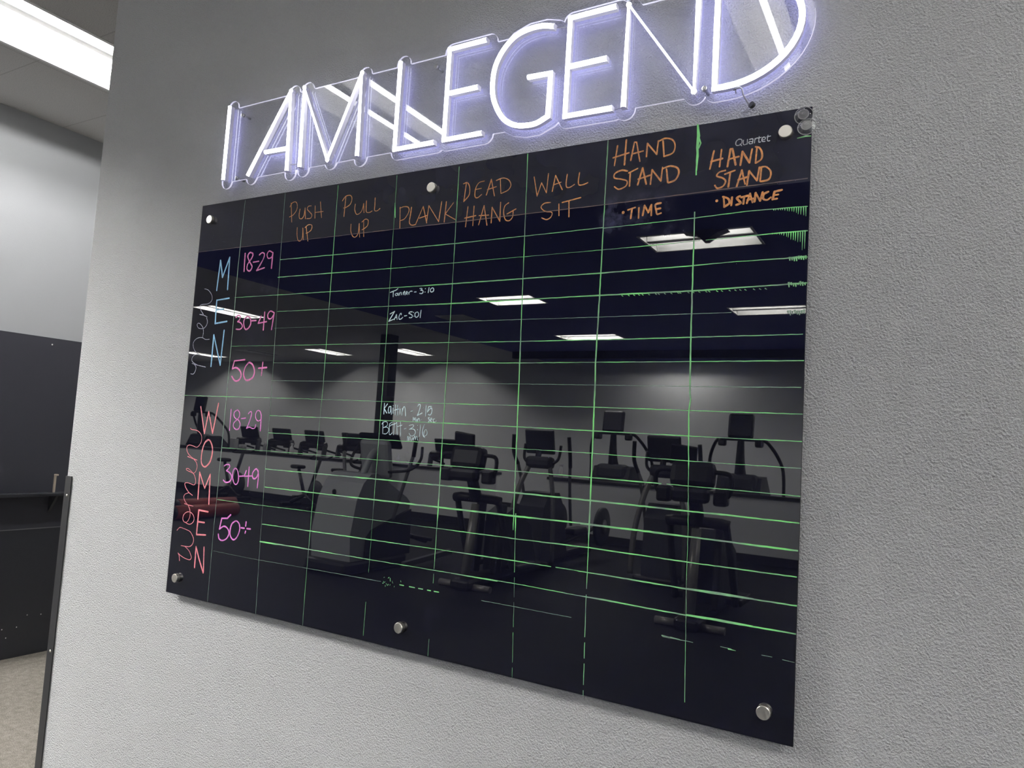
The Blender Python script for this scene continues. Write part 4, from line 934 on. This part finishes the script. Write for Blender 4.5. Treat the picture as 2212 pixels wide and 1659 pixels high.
# black column
o = MB().box((-7.62, -10.12, CEIL / 2), (0.26, 0.26, CEIL), bevel=0.006).build('column', M_BLACK_TRIM)
structure('column', o, 'slim black column mirrored beside the BETH entry', 'column')
MB().box((-7.42, -10.02, 2.30), (0.14, 0.10, 0.16), bevel=0.01).build('speaker', M_MACH, o)['label'] = 'small black box on the column'

def arc_trainer():
    t = thing('arc_trainer', 'large machine with a grey rounded shroud mirrored left of the board centre', 'exercise machine', (-3.98, -5.0, 0))
    prof = [(0.02, 0.16), (0.05, 0.45), (-0.02, 0.85), (-0.12, 1.05), (-0.24, 1.15), (-0.36, 1.16), (-0.95, 0.86), (-1.02, 0.80), (-1.02, 0.72), (-0.62, 0.60), (-0.30, 0.50), (-0.22, 0.42), (-0.20, 0.16)]
    MB().prism(prof, 'x', -0.30, 0.30).build('shroud', M_SHELL, t)
    MB().prism([(-0.205, 0.16), (-0.225, 0.41), (-0.305, 0.49), (-0.62, 0.59), (-1.04, 0.71), (-1.06, 0.16)], 'x', -0.27, 0.315).build('lower_cover', M_MACH, t)['label'] = 'black lower side cover'
    MB().box((0, -0.45, 0.085), (0.62, 1.15, 0.15), bevel=0.04).build('base', M_MACH, t)
    MB().lathe([(0, 0.0), (0.03, 0.002), (0.034, 0.004), (0.03, 0.006), (0, 0.006)], (-0.02, 0.012, 0.93), 'y', 20).build('badge', M_MACH, t)
    MB().tube([(-0.38, 0.02, 0.035), (0.22, 0.02, 0.035)], 0.032, 14).build('front_roller', M_MACH2, t)
    MB().tube([(0.10, -0.30, 1.10), (0.12, -0.42, 1.35), (0.13, -0.50, 1.42)], 0.045, 10, True).build('console_post', M_SHELL, t)
    c = MB().box((0.10, -0.55, 1.33), (0.46, 0.10, 0.48), (math.radians(-12), 0, 0), 0.05).build('console', M_SHELL, t)
    MB().box((0.10, -0.60, 1.55), (0.62, 0.05, 0.20), (math.radians(-30), 0, 0), 0.02).build('screen', M_SCREEN, c)
    for s in (-1, 1):
        MB().tube([(0.1 + s * 0.20, -0.55, 1.18), (0.1 + s * 0.46, -0.62, 1.22), (0.1 + s * 0.54, -0.72, 1.34), (0.1 + s * 0.50, -0.80, 1.50)], 0.018, 10, True).build('handle', M_GRIP, t)
        a = MB().tube([(0.02 + s * 0.36, -0.60, 0.62), (0.02 + s * 0.46, -0.62, 1.00), (0.02 + s * 0.56, -0.66, 1.40)], 0.022, 10, True).build('swing_arm', M_TUBE_GREY, t)
        MB().tube([(0.02 + s * 0.56, -0.66, 1.38), (0.02 + s * 0.57, -0.68, 1.62)], 0.026, 10).build('grip', M_GRIP, a)
        MB().box((s * 0.16, -1.45, 0.30), (0.15, 0.42, 0.05), (math.radians(10), 0, 0), 0.015).build('pedal', M_MACH, t)
        MB().tube([(s * 0.16, -0.9, 0.45), (s * 0.16, -1.6, 0.24)], 0.03, 8).build('link_rail', M_MACH2, t)
    MB().prism([(0.0, 0.03), (0.0, 0.10), (-1.0, 0.16), (-1.0, 0.10)], 'x', 0.44, 0.50, at=(0, -0.75, 0)).build('side_rail', M_TUBE_GREY, t)
    return t
arc_trainer()

def step_machine(x, y, label):
    t = thing('cross_trainer', label, 'exercise machine', (x, y, 0), 0, 'cross trainers nearest the board')
    for s in (-1, 1):
        MB().tube([(s * 0.09, 0.02, 0.035), (s * 0.33, 0.02, 0.035)], 0.036, 14).build('foot_roller', M_SILVER, t)
    MB().box((0, 0.0, 0.06), (0.24, 0.30, 0.11), bevel=0.03).build('base', M_MACH, t)
    MB().box((0, -0.85, 0.08), (0.16, 1.6, 0.12), bevel=0.03).build('base_rail', M_MACH, t)
    MB().tube([(0, 0.04, 0.08), (0.0, -0.10, 0.92)], [0.052, 0.046], 16).build('post', M_SILVER, t)['label'] = 'silver post'
    MB().tube([(-0.30, -0.13, 0.97), (-0.22, -0.12, 0.985), (0.22, -0.12, 0.985), (0.30, -0.13, 0.97)], 0.052, 12).build('crossbar', M_MACH, t)
    MB().tube([(0, -0.10, 0.98), (0.01, -0.02, 1.12), (0.0, 0.06, 1.30)], [0.07, 0.06], 12, True).build('neck', M_MACH2, t)
    c = MB().box((0, 0.10, 1.43), (0.42, 0.16, 0.26), (math.radians(14), 0, 0), 0.06).build('console', M_MACH, t)
    MB().box((0, 0.17, 1.25), (0.36, 0.12, 0.14), bevel=0.04).build('console_tray', M_MACH, c)
    MB().box((-0.12, 0.02, 1.61), (0.26, 0.04, 0.20), (math.radians(-14), math.radians(6), 0), 0.012).build('reading_rack', M_MACH, c)
    for s in (-1, 1):
        MB().tube([(s * 0.18, 0.10, 1.47), (s * 0.33, 0.10, 1.46), (s * 0.36, 0.10, 1.38), (s * 0.33, 0.10, 1.26), (s * 0.22, 0.10, 1.22)], 0.022, 10, True).build('side_handle', M_GRIP, t)
        MB().box((s * 0.27, 0.10, 1.24), (0.13, 0.13, 0.15), bevel=0.025).build('cup_holder', M_MACH, t)
        a = MB().tube([(s * 0.27, -0.13, 0.98), (s * 0.29, -0.30, 0.60), (s * 0.30, -0.50, 0.18)], 0.035, 10, True).build('pendulum', M_MACH2, t)
        MB().box((s * 0.27, -0.75, 0.20), (0.17, 0.46, 0.07), bevel=0.02).build('pedal', M_MACH, a)
        MB().box((s * 0.14, -0.42, 0.52), (0.07, 0.14, 0.80), (math.radians(6), 0, 0), 0.02).build('link', M_MACH, t)
    MB().prism([(-0.55, 0.12), (-0.55, 0.78), (-0.75, 0.86), (-1.2, 0.62), (-1.4, 0.12)], 'x', -0.13, 0.13).build('flywheel_cover', M_MACH2, t)
    return t
step_machine(-2.38, -5.42, 'cross trainer with a silver post mirrored below the DEAD HANG column')
step_machine(0.10, -5.47, 'cross trainer with a silver post mirrored at the right side of the board')

def screen_trainer(x, y, label):
    t = thing('elliptical_trainer', label, 'exercise machine', (x, y, 0), 0, 'ellipticals with tall screens')
    MB().box((0, 0.0, 0.06), (0.58, 0.12, 0.09), bevel=0.03).build('front_foot', M_MACH, t)
    MB().box((0, -0.95, 0.09), (0.22, 1.8, 0.12), bevel=0.03).build('base_rail', M_MACH, t)
    MB().prism([(0.02, 0.10), (-0.02, 0.80), (-0.16, 0.98), (-0.46, 0.98), (-0.60, 0.80), (-0.80, 0.10)], 'x', -0.19, 0.19).build('front_cover', M_MACH2, t)
    MB().tube([(-0.34, -0.02, 0.10), (-0.32, -0.04, 0.60), (-0.24, -0.10, 1.05), (-0.14, -0.18, 1.36)], 0.036, 12, True).build('side_column', M_SILVER, t)['label'] = 'silver curved column'
    MB().tube([(0.34, -0.02, 0.10), (0.32, -0.04, 0.60), (0.26, -0.10, 1.00), (0.16, -0.18, 1.34)], 0.030, 12, True).build('side_column', M_TUBE_GREY, t)
    MB().box((0, -0.20, 1.38), (0.40, 0.16, 0.16), bevel=0.05).build('console', M_MACH2, t)
    MB().tube([(-0.05, -0.22, 1.42), (-0.05, -0.25, 1.56)], 0.04, 10).build('screen_mount', M_MACH, t)
    s0 = MB().box((-0.05, -0.26, 1.66), (0.44, 0.05, 0.34), (math.radians(-14), 0, 0), 0.02).build('screen', M_MACH2, t)
    MB().box((-0.05, -0.292, 1.658), (0.38, 0.006, 0.27), (math.radians(-14), 0, 0)).build('display', M_SCREEN, s0)
    for s in (-1, 1):
        a = MB().tube([(s * 0.34, -0.55, 0.55), (s * 0.36, -0.42, 1.00), (s * 0.40, -0.30, 1.36)], 0.022, 10, True).build('swing_arm', M_TUBE_GREY, t)
        MB().tube([(s * 0.40, -0.31, 1.34), (s * 0.43, -0.22, 1.50), (s * 0.42, -0.18, 1.74)], 0.026, 10, True).build('grip', M_GRIP, a)
        MB().tube([(s * 0.17, -0.18, 1.36), (s * 0.26, -0.22, 1.44), (s * 0.27, -0.26, 1.62)], 0.020, 10, True).build('fixed_handle', M_GRIP, t)
        p = MB().tube([(s * 0.24, -0.50, 0.30), (s * 0.24, -1.55, 0.42)], 0.028, 10).build('pedal_arm', M_MACH, t)
        MB().box((s * 0.24, -0.95, 0.44), (0.17, 0.44, 0.09), bevel=0.025).build('pedal', M_MACH, p)
        d = MB().lathe([(0.0, -0.03), (0.26, -0.03), (0.285, -0.02), (0.285, 0.02), (0.26, 0.03), (0.0, 0.03)], (s * 0.36, -1.60, 0.46), 'x', 40).build('flywheel_disc', M_MACH2, t)
        MB().lathe([(0.0, 0.032), (0.10, 0.032), (0.11, 0.036), (0.0, 0.040)], (s * 0.36, -1.60, 0.46), 'x', 28).build('hub', M_SILVER, d)
    return t
screen_trainer(-2.55, -7.15, 'elliptical with a tall screen mirrored in the WALL SIT column')
screen_trainer(-0.85, -7.30, 'elliptical with a tall screen mirrored left of the right-hand cross trainer')

def climber(x, y, label):
    t = thing('stair_climber', label, 'exercise machine', (x, y, 0), 0, 'stair climbers behind the low wall')
    MB().prism([(0.0, 0.0), (0.0, 0.95), (-0.15, 1.28), (-0.55, 1.30), (-0.95, 0.98), (-1.35, 0.30), (-1.40, 0.0)], 'x', -0.36, 0.36).build('stair_housing', M_MACH, t)
    MB().box((0.0, -0.20, 1.18), (0.60, 0.30, 0.30), bevel=0.08).build('motor_cover', M_MACH2, t)
    MB().tube([(0, -0.22, 1.26), (0, -0.16, 1.48), (0.01, -0.12, 1.92)], [0.11, 0.05], 14, True).build('mast', M_MACH, t)
    s0 = MB().box((0.01, -0.10, 2.12), (0.42, 0.10, 0.42), (math.radians(8), 0, 0), 0.045).build('screen', M_MACH, t)
    MB().box((0.01, -0.155, 2.12), (0.34, 0.006, 0.30), (math.radians(8), 0, 0)).build('display', M_SCREEN, s0)
    MB().box((0.01, -0.14, 1.90), (0.66, 0.12, 0.05), bevel=0.02).build('console_shelf', M_MACH, t)
    for s in (-1, 1):
        MB().box((s * 0.30, -0.14, 1.84), (0.13, 0.12, 0.12), bevel=0.03).build('cup_holder', M_MACH, t)
        MB().tube([(s * 0.32, -0.16, 1.90), (s * 0.42, -0.22, 1.86), (s * 0.56, -0.42, 1.62), (s * 0.62, -0.60, 1.32), (s * 0.62, -0.62, 0.60)], 0.028, 10, True).build('handrail', M_GRIP, t)
    return t
climber(-3.10, -11.15, 'stair climber with a raised screen mirrored in the HAND STAND TIME column')
climber(-0.72, -10.85, 'stair climber with a raised screen mirrored at the right edge of the board')
climber(-14.9, -11.2, 'stair climber with a raised screen mirrored beside the W of WOMEN')

def treadmill(x, y, label):
    t = thing('treadmill', label, 'exercise machine', (x, y, 0), 0, 'treadmills behind the low wall')
    MB().box((0, -0.95, 0.14), (0.85, 1.9, 0.16), bevel=0.03).build('deck', M_MACH, t)
    MB().box((0, -0.95, 0.222), (0.52, 1.7, 0.008)).build('belt', M_GRIP, t)
    MB().box((0, -0.10, 0.25), (0.80, 0.42, 0.20), bevel=0.06).build('motor_hood', M_MACH2, t)
    for s in (-1, 1):
        MB().box((s * 0.38, -0.20, 0.75), (0.07, 0.12, 1.05), (math.radians(8), 0, 0), 0.02).build('upright', M_MACH2, t)
        MB().tube([(s * 0.38, -0.28, 1.16), (s * 0.40, -0.80, 1.05)], 0.024, 10).build('handrail', M_GRIP, t)
        MB().box((s * 0.24, -0.26, 1.18), (0.16, 0.12, 0.08), bevel=0.02).build('cup_holder', M_MACH, t)
    c = MB().box((0, -0.28, 1.26), (0.80, 0.16, 0.14), (math.radians(-20), 0, 0), 0.04).build('console', M_MACH, t)
    MB().box((0, -0.30, 1.44), (0.62, 0.05, 0.34), (math.radians(-18), 0, 0), 0.02).build('screen', M_MACH, c)
    return t
TM = [(-13.0, 'treadmill mirrored under the 18-29 of WOMEN, farthest along the row'), (-11.85, 'treadmill mirrored behind the white spray bottle'),
      (-10.75, 'treadmill mirrored in the PUSH UP column'), (-9.55, 'treadmill mirrored in the PULL UP column'), (-6.9, 'treadmill mirrored just past the black column')]
for x, lab in TM:
    treadmill(x, -11.1, lab)

def bike(x, y, label, rz):
    t = thing('exercise_bike', label, 'exercise bike', (x, y, 0), rz, 'exercise bikes before the low wall')
    MB().box((0, 0.45, 0.04), (0.50, 0.07, 0.07), bevel=0.02).build('front_foot', M_MACH, t)
    MB().box((0, -0.50, 0.04), (0.50, 0.07, 0.07), bevel=0.02).build('rear_foot', M_MACH, t)
    MB().tube([(0, 0.45, 0.08), (0, 0.0, 0.28), (0, -0.5, 0.08)], 0.04, 10).build('frame', M_MACH2, t)
    MB().lathe([(0, -0.03), (0.22, -0.03), (0.24, 0.0), (0.22, 0.03), (0, 0.03)], (0, 0.35, 0.36), 'x', 36).build('flywheel', M_MACH2, t)
    MB().tube([(0, -0.05, 0.28), (0, -0.30, 0.78)], 0.035, 10).build('seat_post', M_MACH, t)
    MB().box((0, -0.34, 0.83), (0.22, 0.28, 0.08), bevel=0.035).build('seat', M_GRIP, t)
    MB().tube([(0, 0.10, 0.28), (0, 0.42, 1.02)], 0.035, 10).build('handlebar_post', M_MACH, t)
    MB().tube([(-0.22, 0.52, 1.10), (-0.20, 0.36, 1.04), (0, 0.40, 1.03), (0.20, 0.36, 1.04), (0.22, 0.52, 1.10)], 0.018, 10, True).build('handlebar', M_GRIP, t)
    MB().lathe([(0, -0.012), (0.022, -0.012), (0.022, 0.012), (0, 0.012)], (0.05, 0.22, 0.66), 'x', 16).build('brake_knob', M_RED, t)['label'] = 'red brake knob'
    for s in (-1, 1):
        MB().tube([(s * 0.06, 0.02, 0.30), (s * 0.10, 0.02 + s * 0.14, 0.24)], 0.016, 8).build('crank', M_SILVER, t)
        MB().box((s * 0.16, 0.02 + s * 0.14, 0.24), (0.10, 0.09, 0.03), bevel=0.008).build('pedal', M_MACH, t)
    return t
bike(-9.2, -9.7, 'exercise bike with a red knob mirrored behind the white spray bottle', math.radians(-80))
bike(-8.1, -9.75, 'exercise bike mirrored next to the grey-shrouded machine', math.radians(-80))
bike(-11.4, -9.6, 'exercise bike mirrored beside the 30-49 of WOMEN', math.radians(-80))

# red padded rollers on the floor
def roller(x, y, z, label):
    t = thing('padded_roller', label, 'roller', (x, y, z), 0, 'red padded rollers')
    MB().tube([(0, -0.62, 0), (0, 0.62, 0)], 0.115, 24).build('pad', M_RED, t)
    for s in (-1, 1):
        MB().lathe([(0, s * 0.618), (0.10, s * 0.618), (0.108, s * 0.632), (0, s * 0.634)], (0, 0, 0), 'y', 24).build('end_cap', M_MACH, t)
    return t
roller(-8.85, -7.05, 0.116, 'red padded roller lying on the floor mirrored behind the E of WOMEN, nearer one')
roller(-9.75, -7.75, 0.116, 'red padded roller lying on the floor mirrored behind the E of WOMEN, farther one')

# things standing on the cap of the low wall
CAPZ = 1.0455
def spray(x, y, m_body, label):
    t = thing('spray_bottle', label, 'spray bottle', (x, y, CAPZ), 0.4, 'spray bottles on the low wall')
    MB().lathe([(0, 0), (0.042, 0.0), (0.045, 0.02), (0.045, 0.13), (0.03, 0.165), (0.015, 0.185), (0.015, 0.20), (0, 0.20)], (0, 0, 0), 'z', 24).build('bottle', m_body, t)
    b = MB()
    b.box((0.015, 0, 0.225), (0.10, 0.03, 0.04), bevel=0.01)
    b.build('spray_head', M_WHITE, t)
    MB().tube([(0.045, 0, 0.21), (0.055, 0, 0.17), (0.05, 0, 0.15)], 0.006, 8, True).build('trigger', M_WHITE, t)
    return t
spray(-10.42, PY + 0.02, M_WHITE, 'white spray bottle mirrored brightest on the low wall cap')
spray(-3.72, PY, M_WHITE, 'pale spray bottle at the end of the right-hand low wall')
spray(-11.3, PY, M_PAPER, 'grey spray bottle on the low wall mirrored by the 18-29 of WOMEN')
t = thing('towel_box', 'grey towel box standing on the low wall cap, taller of two', 'box', (-12.35, PY, CAPZ))
MB().box((0, 0, 0.125), (0.16, 0.12, 0.25), bevel=0.008).build('carton', M_PAPER, t)
MB().box((0, 0, 0.252), (0.09, 0.03, 0.012), bevel=0.004).build('towel_tip', M_WHITE, t)
t = thing('towel_roll', 'round grey towel roll standing on the low wall cap beside the box', 'towel roll', (-12.05, PY, CAPZ))
MB().lathe([(0.02, 0), (0.09, 0), (0.09, 0.13), (0.02, 0.13)], (0, 0, 0), 'z', 28).build('roll', M_PAPER, t)
MB().lathe([(0.016, 0.0), (0.0195, 0.0), (0.0195, 0.132), (0.016, 0.132)], (0, 0, 0), 'z', 20).build('core', M_PEG, t)

# pale vent grille set in the dark ceiling
v = thing('ceiling_vent', 'pale vent grille in the dark ceiling mirrored by the ZAC entry', 'vent', (-4.90, -8.60, CEIL), 0)
MB().box((0, 0, -0.005), (0.56, 0.58, 0.01), bevel=0.002).build('frame', M_FIX_RIM, v)
b = MB()
for k in range(9):
    b.box((0, -0.22 + k * 0.055, -0.016), (0.50, 0.036, 0.006), (math.radians(20), 0, 0))
b.build('louvre', M_FIX_RIM, v)
# black wedge hung beside the light mirrored under TIME
s = thing('ceiling_fitting', 'black wedge hung below the ceiling, cutting into the mirrored light under TIME', 'ceiling fitting', (0.245, -4.90, CEIL))
MB().prism([(-0.20, -0.02), (0.20, -0.02), (0.115, -0.045), (0.02, -0.105), (-0.02, -0.105), (-0.075, -0.045)], 'y', -0.12, 0.0).build('cabinet', M_MACH, s)
MB().box((0, -0.06, -0.010), (0.12, 0.06, 0.02)).build('bracket', M_MACH, s)
